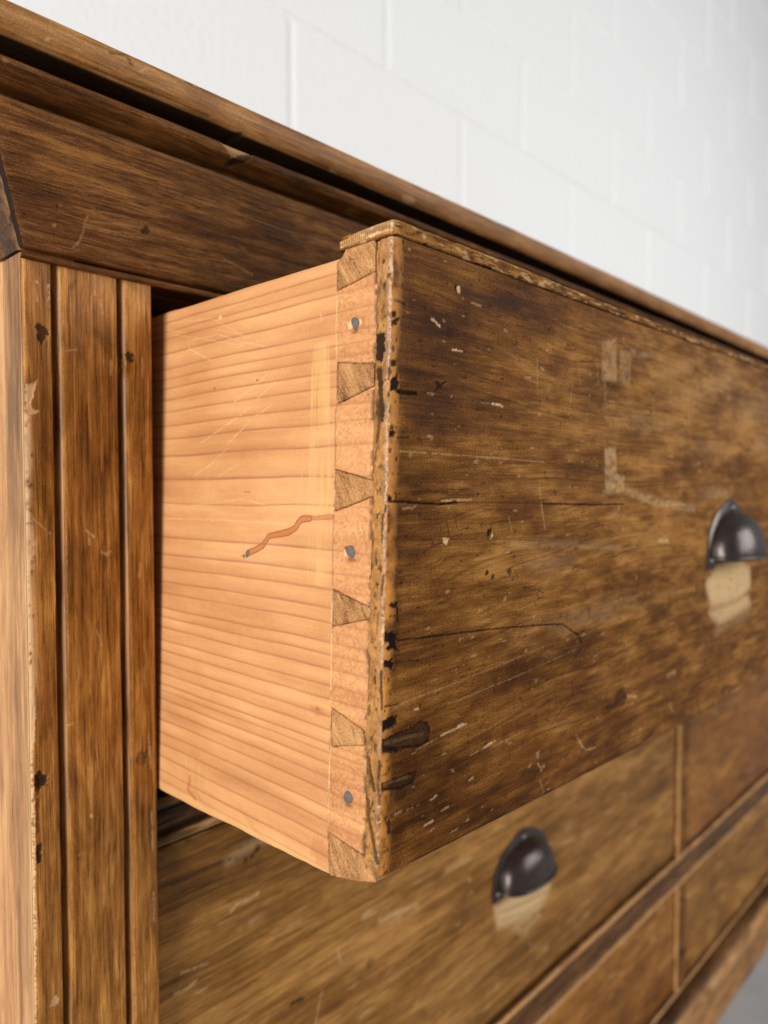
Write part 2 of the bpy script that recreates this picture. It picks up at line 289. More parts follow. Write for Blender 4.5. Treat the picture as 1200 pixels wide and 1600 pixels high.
STILE = [
    ('P', 'd', 0.85, 0.8, 0, ((-46.66, 589.39), (-44.95, 590.32), (-42.83, 589.12), (-41.56, 587.11), (-43.33, 585.1), (-44.22, 583.22), (-45.89, 585.17), (-45.43, 586.98))),
    ('L', 'p', 0.6, 0.3, 1.318, ((-41.93, 603.72), (-41.77, 600.25), (-42.05, 596.69))),
    ('L', 'd', 0.4, 0.2, 0.877, ((-44.65, 582.73), (-44.3, 578.4))),
    ('L', 'p', 0.45, 0.1, 0.652, ((-46.44, 601.98), (-45.67, 597.8))),
    ('B', 'p', 0.6, 0.2, (0.636, 0.651, 0), ((-45.77, 604.27),)),
    ('P', 'p', 0.85, 0.4, 0, ((-49.94, 569.08), (-47.84, 569.72), (-46.13, 570.98), (-47.03, 568.06), (-47.51, 564.96), (-48.81, 562.25), (-47.58, 560.6), (-45.47, 560.1), (-47.18, 559.32), (-49.3, 558.31), (-50.1, 560.42))),
    ('L', 'p', 0.9, 0.5, 2.616, ((-49.72, 558.28), (-49.57, 543.07), (-50.26, 527.8))),
    ('L', 'p', 0.9, 0.5, 3.076, ((-50.51, 525.62), (-49.23, 514.61), (-50.26, 503.68), (-50.08, 490.43))),
    ('L', 'p', 0.95, 0.6, 3.549, ((-50.29, 490.46), (-50.04, 468.25), (-50.7, 455.02))),
    ('P', 'p', 0.95, 0.6, 0, ((-51.72, 468.57), (-50.08, 466.03), (-48.73, 457.92), (-49.12, 447.92), (-50.09, 441.45), (-51.78, 441.9))),
    ('L', 'p', 0.95, 0.5, 2.244, ((-50.93, 441.68), (-50.56, 414.59), (-51.03, 387.58))),
    ('L', 'p', 0.95, 0.5, 2.042, ((-50.6, 387.4), (-51.0, 364.76), (-51.1, 346.45))),
    ('P', 'd', 0.85, 0.7, 0, ((-49.15, 433.99), (-47.62, 435.12), (-45.05, 432.79), (-44.88, 429.77), (-46.86, 429.23), (-48.19, 427.37), (-49.0, 430.33))),
    ('L', 'd', 0.8, 0.4, 1.811, ((-48.08, 408.71), (-48.34, 405.85), (-48.17, 403.5))),
    ('L', 'd', 0.4, 0.2, 1.129, ((-48.23, 425.12), (-48.42, 413.84))),
    ('B', 'p', 0.7, 0.3, (1.557, 1.626, 0), ((-43.99, 350.99),)),
    ('B', 'p', 0.8, 0.2, (0.715, 0.713, 0), ((-29.77, 413.29),)),
    ('L', 'p', 0.6, 0.2, 0.931, ((-30.27, 518.59), (-28.64, 517.12), (-27.23, 516.11))),
    ('L', 'p', 0.5, 0.2, 0.931, ((-29.36, 516.22), (-28.93, 513.41))),
    ('L', 'p', 0.6, 0.2, 0.947, ((-24.43, 510.31), (-22.75, 509.25), (-21.01, 510.08))),
    ('L', 'p', 0.45, 0.1, 0.663, ((-50.71, 525.63), (-46.56, 521.53), (-42.73, 517.81))),
    ('L', 'p', 0.4, 0.1, 0.94, ((-19.73, 580.51), (-19.8, 575.58))),
    ('L', 'p', 0.4, 0.15, 0.711, ((-26.8, 481.75), (-25.41, 477.75), (-24.96, 475.3))),
    ('L', 'p', 0.4, 0.1, 0.698, ((-37.16, 448.86), (-34.39, 449.36))),
    ('L', 'p', 0.3, 0.1, 0.711, ((-32.33, 431.9), (-29.5, 430.86))),
    ('L', 'p', 0.45, 0.1, 0.71, ((-34.71, 400.28), (-32.82, 400.53))),
    ('L', 'p', 0.35, 0.1, 0.68, ((-35.9, 582.13), (-32.26, 583.06))),
    ('L', 'd', 0.35, 0.1, 1.415, ((-23.52, 538.99), (-23.0, 524.87), (-22.44, 513.02))),
    ('L', 'd', 0.4, 0, 4.68, ((-25.15, 590.0), (-20.38, 586.04))),
    ('L', 'd', 0.45, 0.2, 1.17, ((-19.51, 612.28), (-18.05, 611.65))),
    ('L', 'p', 0.45, 0.1, 0.919, ((-25.54, 610.58), (-25.41, 603.74))),
    ('L', 'p', 0.4, 0.1, 0.928, ((-23.54, 601.78), (-22.64, 597.32))),
    ('L', 'd', 0.3, 0, 1.797, ((-32.33, 606.94), (-33.74, 604.42))),
    ('B', 'd', 0.85, 0.2, (1.791, 1.915, 0), ((-12.18, 583.1),)),
    ('L', 'p', 0.5, 0.1, 0.728, ((-7.27, 582.99), (-7.37, 575.71))),
    ('B', 'd', 0.5, 0.3, (2.121, 3.0, 0), ((-9.34, 429.12),)),
    ('L', 'p', 0.5, 0.1, 1.011, ((-6.55, 437.19), (-5.64, 424.3))),
    ('B', 'd', 0.35, 0, (2.101, 7.287, 0), ((-7.4, 573.28),)),
    ('L', 'p', 0.45, 0.3, 1.019, ((-5.87, 406.58), (-5.53, 391.15))),
    ('L', 'p', 0.5, 0.3, 1.026, ((-5.47, 374.46), (-5.35, 362.82))),
    ('L', 'p', 0.4, 0.1, 0.737, ((-9.11, 504.86), (-9.7, 499.99))),
    ('L', 'p', 0.35, 0.1, 0.76, ((-13.26, 335.87), (-13.1, 328.13))),
    ('B', 't', -0.5, 0, (14.353, 25.528, 0), ((-25.57, 562.23),)),
    ('B', 't', -0.4, 0, (3.848, 26.328, 0), ((-45.38, 565.15),)),
    ('B', 't', 0.25, 0, (11.928, 10.361, 0), ((-24.97, 601.52),)),
    ('B', 't', -0.2, 0, (11.992, 21.102, 0), ((-26.35, 510.91),)),
    ('B', 't', 0.15, 0, (12.056, 35.823, 0), ((-27.76, 418.62),)),
    ('B', 't', 0.2, 0, (4.283, 44.57, 0), ((-47.26, 481.14),)),
    ('B', 't', -0.35, 0, (3.146, 31.613, 0), ((-8.09, 561.09),)),
    ('B', 't', 0.3, 0, (3.895, 9.614, 0), ((-8.84, 602.03),)),
]
FRIEZE = [
    ('L', 'p', 0.45, 0.2, 0.577, ((-31.61, 627.96), (-32.48, 625.19), (-32.3, 622.84), (-33.15, 619.85), (-34.98, 617.45))),
    ('L', 'p', 0.35, 0.15, 0.391, ((-32.05, 625.29), (-23.51, 625.22), (-12.08, 626.54))),
    ('L', 'p', 0.4, 0.15, 0.395, ((-31.7, 624.57), (-21.01, 624.55), (-10.87, 625.54))),
    ('L', 'p', 0.35, 0.15, 0.392, ((-30.7, 626.59), (-19.31, 628.23), (-11.54, 628.76))),
    ('L', 'p', 0.3, 0.1, 0.389, ((-31.26, 629.82), (-19.77, 630.57), (-9.95, 630.8))),
    ('L', 'd', 0.6, 0.2, 0.376, ((-32.65, 633.97), (-27.51, 634.29), (-21.7, 634.35))),
    ('L', 'd', 0.6, 0.2, 0.388, ((-29.12, 630.54), (-19.96, 631.54), (-10.17, 631.8))),
    ('L', 'd', 0.5, 0.2, 0.377, ((-23.48, 643.56), (-16.46, 644.08), (-9.07, 644.24))),
    ('B', 'd', 0.7, 0.3, (1.453, 1.409, 0), ((-9.93, 628.29),)),
    ('B', 'd', 0.5, 0.2, (0.612, 0.552, 0), ((-41.94, 628.39),)),
    ('B', 'p', 0.4, -0.2, (0.615, 0.552, 0), ((-41.15, 628.77),)),
    ('B', 'p', 0.4, -0.2, (0.514, 0.561, 0), ((-42.11, 622.58),)),
    ('B', 'd', 0.4, 0.2, (0.972, 0.908, 0), ((-51.88, 622.97),)),
    ('L', 'p', 0.35, 0.1, 0.684, ((24.57, 625.67), (34.35, 624.05), (39.61, 622.63))),
    ('L', 'p', 0.35, 0.1, 0.669, ((29.53, 632.08), (33.58, 631.06))),
    ('L', 'p', 0.25, 0.1, 0.448, ((-10.01, 642.77), (14.16, 642.56), (48.55, 641.97), (73.45, 642.52))),
    ('L', 'd', 0.3, 0.1, 0.555, ((-56.22, 628.91), (-41.71, 626.91))),
    ('B', 't', -0.5, 0, (7.653, 10.576, 0), ((-52.66, 631.65),)),
    ('B', 't', -0.3, 0, (12.502, 3.797, 0), ((-40.55, 619.42),)),
    ('B', 't', -0.4, 0, (36.974, 13.621, 0), ((39.08, 629.81),)),
    ('B', 't', 0.35, 0, (16.76, 5.376, 0), ((-33.76, 644.17),)),
    ('B', 't', 0.2, 0, (16.215, 5.833, 0), ((-17.78, 632.68),)),
]
MOLD = [
    ('P', 'p', 0.85, 0.35, 0, ((10.65, 661.3), (14.03, 663.59), (19.76, 664.09), (24.77, 663.82), (25.95, 661.79), (21.17, 658.34), (17.1, 658.0), (13.15, 660.02))),
    ('P', 'd', 0.8, 0.4, 0, ((17.1, 658.0), (21.18, 660.02), (25.96, 662.76), (24.73, 659.47), (20.57, 657.2), (17.67, 656.76))),
    ('L', 'd', 0.7, 0.2, 0.954, ((14.03, 664.3), (19.79, 666.95), (27.19, 666.31))),
    ('L', 'p', 0.35, 0.1, 0.842, ((80.39, 657.16), (86.33, 657.09))),
    ('B', 't', 0.3, 0, (19.276, 3.679, 20), ((-36.29, 652.42),)),
    ('B', 'p', 0.35, -0.2, (0.896, 0.747, 0), ((-63.75, 660.4),)),
]
BOARD = [
    ('B', 'd', 0.7, 0.3, (2.9, 0.947, 20), ((19.03, 666.9),)),
    ('B', 'd', 0.6, 0.3, (0.678, 1.25, 30), ((-25.73, 674.48),)),
    ('L', 'd', 0.45, 0.2, 0.832, ((-32.77, 674.24), (-26.15, 676.58))),
    ('L', 'p', 0.6, 0.1, 0.636, ((-22.12, 673.02), (-19.78, 674.8))),
    ('L', 'p', 0.6, 0.1, 0.577, ((-52.65, 670.34), (-51.88, 671.06))),
    ('B', 'p', 0.5, 0.1, (1.267, 0.403, 20), ((-37.14, 666.21),)),
    ('L', 'p', 0.5, 0.1, 0.882, ((-8.47, 676.3), (-5.97, 676.41))),
    ('L', 'p', 0.5, 0.1, 0.9, ((-2.15, 676.57), (0.96, 675.99))),
    ('L', 'd', 0.6, 0.3, 0.434, ((-37.11, 668.43), (-22.87, 668.54), (-12.25, 668.77), (5.66, 668.7))),
    ('L', 'd', 0.3, 0.1, 0.386, ((-65.78, 668.7), (-51.15, 668.5), (-37.11, 668.43))),
    ('L', 'p', 0.45, 0.1, 1.072, ((65.08, 668.33), (69.48, 667.55))),
    ('B', 'p', 0.35, 0, (4.511, 1.774, 0), ((113.68, 669.15),)),
]
LOWER = [
    ('P', 'p', 0.9, 0, 0, ((236.98, 261.48), (255.27, 262.3), (295.21, 257.16), (305.64, 248.33), (291.3, 238.16), (263.14, 241.46), (240.71, 247.14))),
    ('P', 'p', 0.45, 0, 0, ((248.03, 243.85), (287.15, 237.66), (295.61, 231.7), (271.13, 226.79))),
    ('L', 'd', 0.4, 0, 1.339, ((240.61, 256.52), (270.82, 250.5), (299.62, 247.08))),
    ('L', 'd', 0.3, 0, 1.341, ((244.31, 249.79), (270.92, 243.35), (295.46, 240.97))),
    ('L', 'p', 0.55, 0, 3.237, ((130.9, 299.98), (142.58, 299.13), (159.7, 296.13))),
    ('L', 'p', 0.6, 0, 1.735, ((35.53, 346.52), (38.59, 348.1), (43.06, 348.25))),
    ('L', 'p', 0.6, 0, 1.78, ((42.71, 347.81), (50.11, 348.26))),
    ('L', 'p', 0.6, 0.1, 0.829, ((10.61, 330.82), (16.69, 329.75), (22.94, 328.92))),
    ('L', 'p', 0.6, 0.1, 1.098, ((7.55, 323.37), (13.55, 323.02), (17.55, 323.75))),
    ('L', 'p', 0.5, 0.1, 0.974, ((88.65, 282.9), (86.51, 275.87), (84.39, 268.89))),
    ('L', 'p', 0.4, 0.1, 0.942, ((68.59, 325.38), (74.48, 324.95))),
    ('P', 'd', 0.7, 0.3, 0, ((41.49, 367.27), (46.71, 367.35), (47.77, 367.84), (48.5, 369.63), (52.8, 370.43), (51.34, 367.99), (47.76, 366.37), (43.21, 365.75))),
    ('L', 'd', 0.75, 0.2, 2.208, ((69.52, 286.49), (73.07, 286.19), (76.27, 285.47))),
    ('B', 'd', 0.4, 0, (5.627, 4.383, 0), ((329.51, 221.75),)),
    ('B', 'd', 0.4, 0, (3.379, 2.435, 0), ((122.57, 281.1),)),
    ('L', 'p', 0.4, 0, 5.838, ((34.75, 369.84), (45.0, 371.8), (55.72, 372.37))),
    ('L', 'p', 0.3, 0, 3.581, ((46.46, 337.35), (51.82, 337.38))),
    ('L', 'p', 0.3, 0, 4.83, ((187.4, 306.05), (209.37, 305.52))),
    ('L', 'p', 0.4, 0, 2.939, ((321.22, 272.91), (339.88, 270.02))),
    ('L', 'p', 0.35, 0, 1.668, ((99.52, 298.94), (101.71, 291.23))),
    ('B', 't', -0.35, 0, (25.395, 19.889, 0), ((199.89, 285.34),)),
    ('B', 't', -0.5, 0, (57.979, 24.271, 0), ((505.79, 170.04),)),
    ('B', 't', -0.3, 0, (68.021, 31.742, 0), ((401.57, 280.53),)),
    ('B', 't', 0.3, 0, (65.752, 22.09, -20), ((153.2, 275.42),)),
    ('B', 't', 0.2, 0, (40.615, 18.124, 0), ((55.3, 315.29),)),
    ('B', 't', -0.3, 0, (22.387, 11.288, 0), ((24.38, 313.22),)),
    ('B', 't', 0.35, 0, (64.163, 20.489, 0), ((379.19, 308.01),)),
]
RING_Z = [418.51, 422.36, 427.91, 432.83, 437.11, 442.24, 446.31, 450.59, 453.8, 456.37, 460.65, 464.73, 469.87, 473.94, 479.09, 483.39, 487.03, 493.05, 497.56, 503.15, 508.09, 514.76, 527.89, 536.72, 545.99, 552.9, 558.08, 563.69, 568.44, 572.77, 576.44, 580.33, 586.39, 592.02, 594.83, 598.29]
RING_W = [0.7, 0.8, 0.8, 1, 0.9, 0.9, 0.8, 1, 0.6, 0.8, 0.9, 1, 0.9, 1, 1, 0.8, 1, 0.8, 1.1, 0.5, 1.2, 1.2, 0.4, 1.8, 1.3, 0.9, 1.2, 1, 0.7, 0.9, 0.6, 0.9, 0.9, 0.8, 0.4, 0.6]
PINS = [[(-96.92, 601.16), (-96.9, 592.94), (-112.93, 595.83), (-112.89, 605.09), (-100.69, 605.47)], [(-97.87, 571.58), (-97.99, 558.95), (-113.46, 563.06), (-113.25, 569.45)], [(-97.77, 539.61), (-97.62, 526.73), (-114.45, 531.72), (-114.31, 536.09)], [(-97.79, 503.64), (-98.16, 492.3), (-113.51, 496.39), (-114.44, 499.62)], [(-98.37, 468.01), (-98.76, 456.11), (-112.85, 460.0), (-112.19, 464.28)], [(-98.17, 430.16), (-99.16, 417.11), (-111.76, 419.95), (-118.92, 422.48), (-115.69, 428.05)]]
NAILS = [(-105.25, 582.11, 1.87), (-105.49, 515.3, 2.06), (-106.72, 443.19, 2.06), (-54.74, 511.42, 1.31)]


# ------------------------------------------------------------------ numeric helpers
def hash2(i, j, s):
    h = np.sin(i * 127.1 + j * 311.7 + s * 74.7) * 43758.5453
    return h - np.floor(h)


def vnoise(x, y, s=0):
    xi, yi = np.floor(x), np.floor(y)
    fx, fy = x - xi, y - yi
    fx, fy = fx * fx * (3 - 2 * fx), fy * fy * (3 - 2 * fy)
    a, b = hash2(xi, yi, s), hash2(xi + 1, yi, s)
    c, d = hash2(xi, yi + 1, s), hash2(xi + 1, yi + 1, s)
    return (a * (1 - fx) + b * fx) * (1 - fy) + (c * (1 - fx) + d * fx) * fy


def fbm(x, y, octv=4, s=0):
    r, a, t = 0, 1.0, 0
    for k in range(octv):
        r = r + a * vnoise(x * 2 ** k, y * 2 ** k, s + k * 13)
        t += a
        a *= 0.5
    return r / t


def sstep(a, b, x):
    t = np.clip((x - a) / (b - a), 0, 1)
    return t * t * (3 - 2 * t)


CH = {'d': 'dark', 'p': 'pale', 't': 'tone', 'r': 'stain', 'y': 'rub'}


def seg_dist(u, v, pts):
    best = np.full(u.shape, 1e9)
    for (x0, y0), (x1, y1) in zip(pts[:-1], pts[1:]):
        dx, dy = x1 - x0, y1 - y0
        L = dx * dx + dy * dy + 1e-9
        t = np.clip(((u - x0) * dx + (v - y0) * dy) / L, 0, 1)
        best = np.minimum(best, np.hypot(u - x0 - t * dx, v - y0 - t * dy))
    return best


def poly_sdf(u, v, pts):
    n = len(pts)
    d = seg_dist(u, v, list(pts) + [pts[0]])
    ins = np.zeros(u.shape, bool)
    for i in range(n):
        (x0, y0), (x1, y1) = pts[i], pts[(i + 1) % n]
        if y0 != y1:
            c = ((y0 > v) != (y1 > v)) & (u < (x1 - x0) * (v - y0) / (y1 - y0) + x0)
            ins ^= c
    return np.where(ins, -d, d)


def apply_marks(U, V, table, soft=0.14, jit=0.35, seed=1):
    """wear painted where it was measured; returns per-vertex masks and a relief in mm"""
    sh = U.shape
    u0, v0 = U.ravel(), V.ravel()
    out = {n: np.zeros(u0.size) for n in CH.values()}
    dep = np.zeros(u0.size)
    for k, (kind, ch, s, dp, w, pts) in enumerate(table):
        xs = [p[0] for p in pts]
        ys = [p[1] for p in pts]
        if kind == 'B':
            mg = 2.6 * max(w[0], w[1]) + 0.5
        elif kind in 'LD':
            mg = w * 1.5 + 0.8
        else:
            mg = 1.2
        sel = np.flatnonzero((u0 > min(xs) - mg) & (u0 < max(xs) + mg) & (v0 > min(ys) - mg) & (v0 < max(ys) + mg))
        if not sel.size:
            continue
        u, v = u0[sel], v0[sel]
        nz = fbm(u * 1.1 + k, v * 1.1, 3, seed + k) - 0.5 + 0.6 * (fbm(u * 3.1 + k, v * 3.1, 2, seed + k + 5) - 0.5)
        if kind == 'B':
            rx, ry, rot = w
            c, sn = math.cos(math.radians(rot)), math.sin(math.radians(rot))
            du, dv = u - xs[0], v - ys[0]
            r = np.hypot((du * c + dv * sn) / rx, (-du * sn + dv * c) / ry)
            if ch == 't' or max(rx, ry) > 5:
                m = np.exp(-r * r * 1.2)
                if ch != 't':
                    m = 0.6 * m * sstep(0.32, 0.62, fbm(u * 0.35, v * 0.35, 4, seed + k) + m * 0.25)
            else:
                m = sstep(1.2, 0.8, r + nz * 0.9)
        elif kind == 'L':
            d = seg_dist(u, v, pts)
            if w > 2.5:
                m = np.exp(-(d / (w * 0.5)) ** 2) * sstep(0.3, 0.6, fbm(u * 0.6, v * 0.6, 4, seed + k) + 0.15)
            else:
                ww = w * (0.5 + nz * (0.5 if w < 1.0 else 0.35))
                m = sstep(soft, -soft, d - ww)
                if ch == 'p':
                    m = m * sstep(0.25, 0.5, fbm(u * 1.7, v * 1.7, 3, seed + 7 * k))
        elif kind == 'D':
            d = seg_dist(u, v, pts) * (1 + 0.35 * (fbm(u * 0.25, v * 0.25, 2, 77) - 0.5))
            m = sstep(w * 0.56, w * 0.44, d) * (0.62 + 0.38 * sstep(w * 0.18, w * 0.42, d))
        else:
            far = np.clip((u - 120) / 120, 0, 1) if ch == 'p' and s > 0.75 else 0
            sf = soft + 3.6 * far + (0.9 if ch == 'p' and s < 0.75 else 0)
            d = poly_sdf(u, v, pts) - 0.9 * far + nz * jit * (2 if ch != 'd' else 3.4) * (1 + 4 * far)
            m = sstep(sf, -sf, d)
            if ch in 'py' and s < 0.75:
                m = m * (0.35 + 0.65 * sstep(0.3, 0.65, fbm(u * 0.4, v * 0.5, 5, seed + k)))
        n = CH[ch]
        if ch == 't':
            out[n][sel] += s * m
        else:
            out[n][sel] = np.maximum(out[n][sel], s * m)
        if dp:
            dep[sel] = np.where(np.abs(dp * m) > np.abs(dep[sel]), -dp * m, dep[sel])
    return {n: a.reshape(sh) for n, a in out.items()}, dep.reshape(sh)


def graded(a, b, fine, growth, start=None):
    """positions from a to b, step 'fine' up to start then growing with distance"""
    start = a if start is None else start
    xs = [a]
    while xs[-1] < b:
        h = fine + growth * max(0, xs[-1] - start)
        xs.append(xs[-1] + h)
    xs[-1] = b
    return np.array(xs)


# ------------------------------------------------------------------ scene helpers
def thing(name, loc, label, cat, group=None):
    o = bpy.data.objects.new(name, None)
    o.empty_display_size = 0.05
    col.objects.link(o)
    o.location = loc
    o['label'], o['category'] = label, cat
    if group:
        o['group'] = group
    o['org'] = list(loc)
    return o


def origin(o):
    p = np.zeros(3)
    while o is not None:
        p = p + np.array(o.location)
        o = o.parent
    return p


def mesh_obj(name, verts, quads, mat, parent=None, attrs=None, ngons=(), smooth=True, world=True):
    """verts Nx3 in world metres, quads Mx4 (or list of faces)"""
    v = np.asarray(verts, float)
    if world and parent is not None:
        v = v - origin(parent)
    me = bpy.data.meshes.new(name)
    if len(ngons) or not isinstance(quads, np.ndarray):
        me.from_pydata(v.tolist(), [], [list(map(int, f)) for f in quads] + [list(map(int, f)) for f in ngons])
    else:
        nq = len(quads)
        me.vertices.add(len(v))
        me.vertices.foreach_set('co', v.astype(np.float32).ravel())
        me.loops.add(nq * 4)
        me.loops.foreach_set('vertex_index', quads.astype(np.int32).ravel())
        me.polygons.add(nq)
        me.polygons.foreach_set('loop_start', np.arange(nq, dtype=np.int32) * 4)
        me.update(calc_edges=True)
    if smooth:
        me.polygons.foreach_set('use_smooth', np.ones(len(me.polygons), bool))
    if attrs:
        for n, a in attrs.items():
            at = me.attributes.new(n, 'FLOAT', 'POINT')
            at.data.foreach_set('value', np.asarray(a, np.float32).ravel())
    me.materials.append(mat)
    me.validate()
    o = bpy.data.objects.new(name, me)
    col.objects.link(o)
    if parent is not None:
        o.parent = parent
    return o


def grid_normals(P):
    du = np.gradient(P, axis=1)
    dv = np.gradient(P, axis=0)
    n = np.cross(du, dv)
    return n / (np.linalg.norm(n, axis=2, keepdims=True) + 1e-12)


def grid_faces(m, n, off=0):
    i = np.arange(m - 1)[:, None] * n + np.arange(n - 1)[None, :]
    return np.stack([i, i + 1, i + n + 1, i + n], -1).reshape(-1, 4) + off


class Multi:
    """several grids gathered into one mesh, each keeping its own edges"""

    def __init__(self):
        self.v, self.f, self.a, self.n = [], [], {}, 0

    def add(self, P, out, attrs=None):
        m, n, _ = P.shape
        f = grid_faces(m, n, self.n)
        nm = grid_normals(P)
        if (nm * np.asarray(out)).sum(2).mean() < 0:
            f = f[:, ::-1]
        self.v.append(P.reshape(-1, 3))
        self.f.append(f)
        for k in set(self.a) | set(attrs or {}):
            if k not in self.a:
                self.a[k] = [np.zeros(self.n)]
            self.a[k].append(np.asarray(attrs[k], float).ravel() if attrs and k in attrs else np.zeros(m * n))
        self.n += m * n

    def slab(self, P, back, attrs=None):
        """front grid P given depth: rim and back follow at offset 'back'"""
        back = np.asarray(back, float)
        self.add(P, -back, attrs)
        at = attrs or {}

        def pick(fn):
            return {k: np.stack([fn(a), fn(a)]) for k, a in at.items()}
        c = P.reshape(-1, 3).mean(0) + back / 2
        for fn in (lambda a: a[0], lambda a: a[-1], lambda a: a[:, 0], lambda a: a[:, -1]):
            e = fn(P)
            R = np.stack([e, e + back])
            self.add(R, R.reshape(-1, 3).mean(0) - c, pick(fn))
        self.add(np.stack([P[:, 0] + back, P[:, -1] + back], 1), back)

    def box(self, lo, hi, attrs=None):
        (x0, y0, z0), (x1, y1, z1) = lo, hi
        X = lambda a, b, c, d: np.array([[a, b], [d, c]], float)
        A = [(x0, y0, z0), (x1, y0, z0), (x1, y1, z0), (x0, y1, z0), (x0, y0, z1), (x1, y0, z1), (x1, y1, z1), (x0, y1, z1)]
        cc = np.mean(A, 0)
        for q in ((0, 1, 2, 3), (4, 5, 6, 7), (0, 1, 5, 4), (1, 2, 6, 5), (2, 3, 7, 6), (3, 0, 4, 7)):
            p = np.array([[A[q[0]], A[q[1]]], [A[q[3]], A[q[2]]]], float)
            self.add(p, p.reshape(-1, 3).mean(0) - cc)

    def build(self, name, mat, parent=None, smooth=True):
        at = {k: np.concatenate(v) for k, v in self.a.items()}
        return mesh_obj(name, np.concatenate(self.v), np.concatenate(self.f), mat, parent, at, smooth=smooth)


def box_obj(name, lo, hi, mat, parent):
    M = Multi()
    M.box(lo, hi)
    return M.build(name, mat, parent, smooth=False)


# ------------------------------------------------------------------ materials
def nn(nt, t, **kw):
    n = nt.nodes.new(t)
    for k, v in kw.items():
        setattr(n, k, v)
    return n


def mixc(nt, fac, a, b, mode='MIX'):
    m = nn(nt, 'ShaderNodeMix', data_type='RGBA', blend_type=mode)
    L = nt.links.new
    for s, v in ((m.inputs[0], fac), (m.inputs[6], a), (m.inputs[7], b)):
        if isinstance(v, bpy.types.NodeSocket):
            L(v, s)
        elif isinstance(v, (int, float)):
            s.default_value = v
        else:
            s.default_value = (*v, 1)
    return m.outputs[2]


def mth(nt, op, a, b=0.0, c=None, clamp=False):
    m = nn(nt, 'ShaderNodeMath', operation=op, use_clamp=clamp)
    for i, v in enumerate((a, b, c)):
        if v is None:
            continue
        if isinstance(v, bpy.types.NodeSocket):
            nt.links.new(v, m.inputs[i])
        else:
            m.inputs[i].default_value = v
    return m.outputs[0]


def noise(nt, vec, scale, detail=4, rough=0.55, dist=0.0):
    n = nn(nt, 'ShaderNodeTexNoise')
    n.inputs['Scale'].default_value = scale
    n.inputs['Detail'].default_value = detail
    n.inputs['Roughness'].default_value = rough
    n.inputs['Distortion'].default_value = dist
    nt.links.new(vec, n.inputs['Vector'])
    return n.outputs['Fac']


def mapped(nt, vec, scale, rot=(0, 0, 0), loc=(0, 0, 0)):
    m = nn(nt, 'ShaderNodeMapping')
    m.inputs['Scale'].default_value = scale
    m.inputs['Rotation'].default_value = rot
    m.inputs['Location'].default_value = loc
    nt.links.new(vec, m.inputs['Vector'])
    return m.outputs[0]


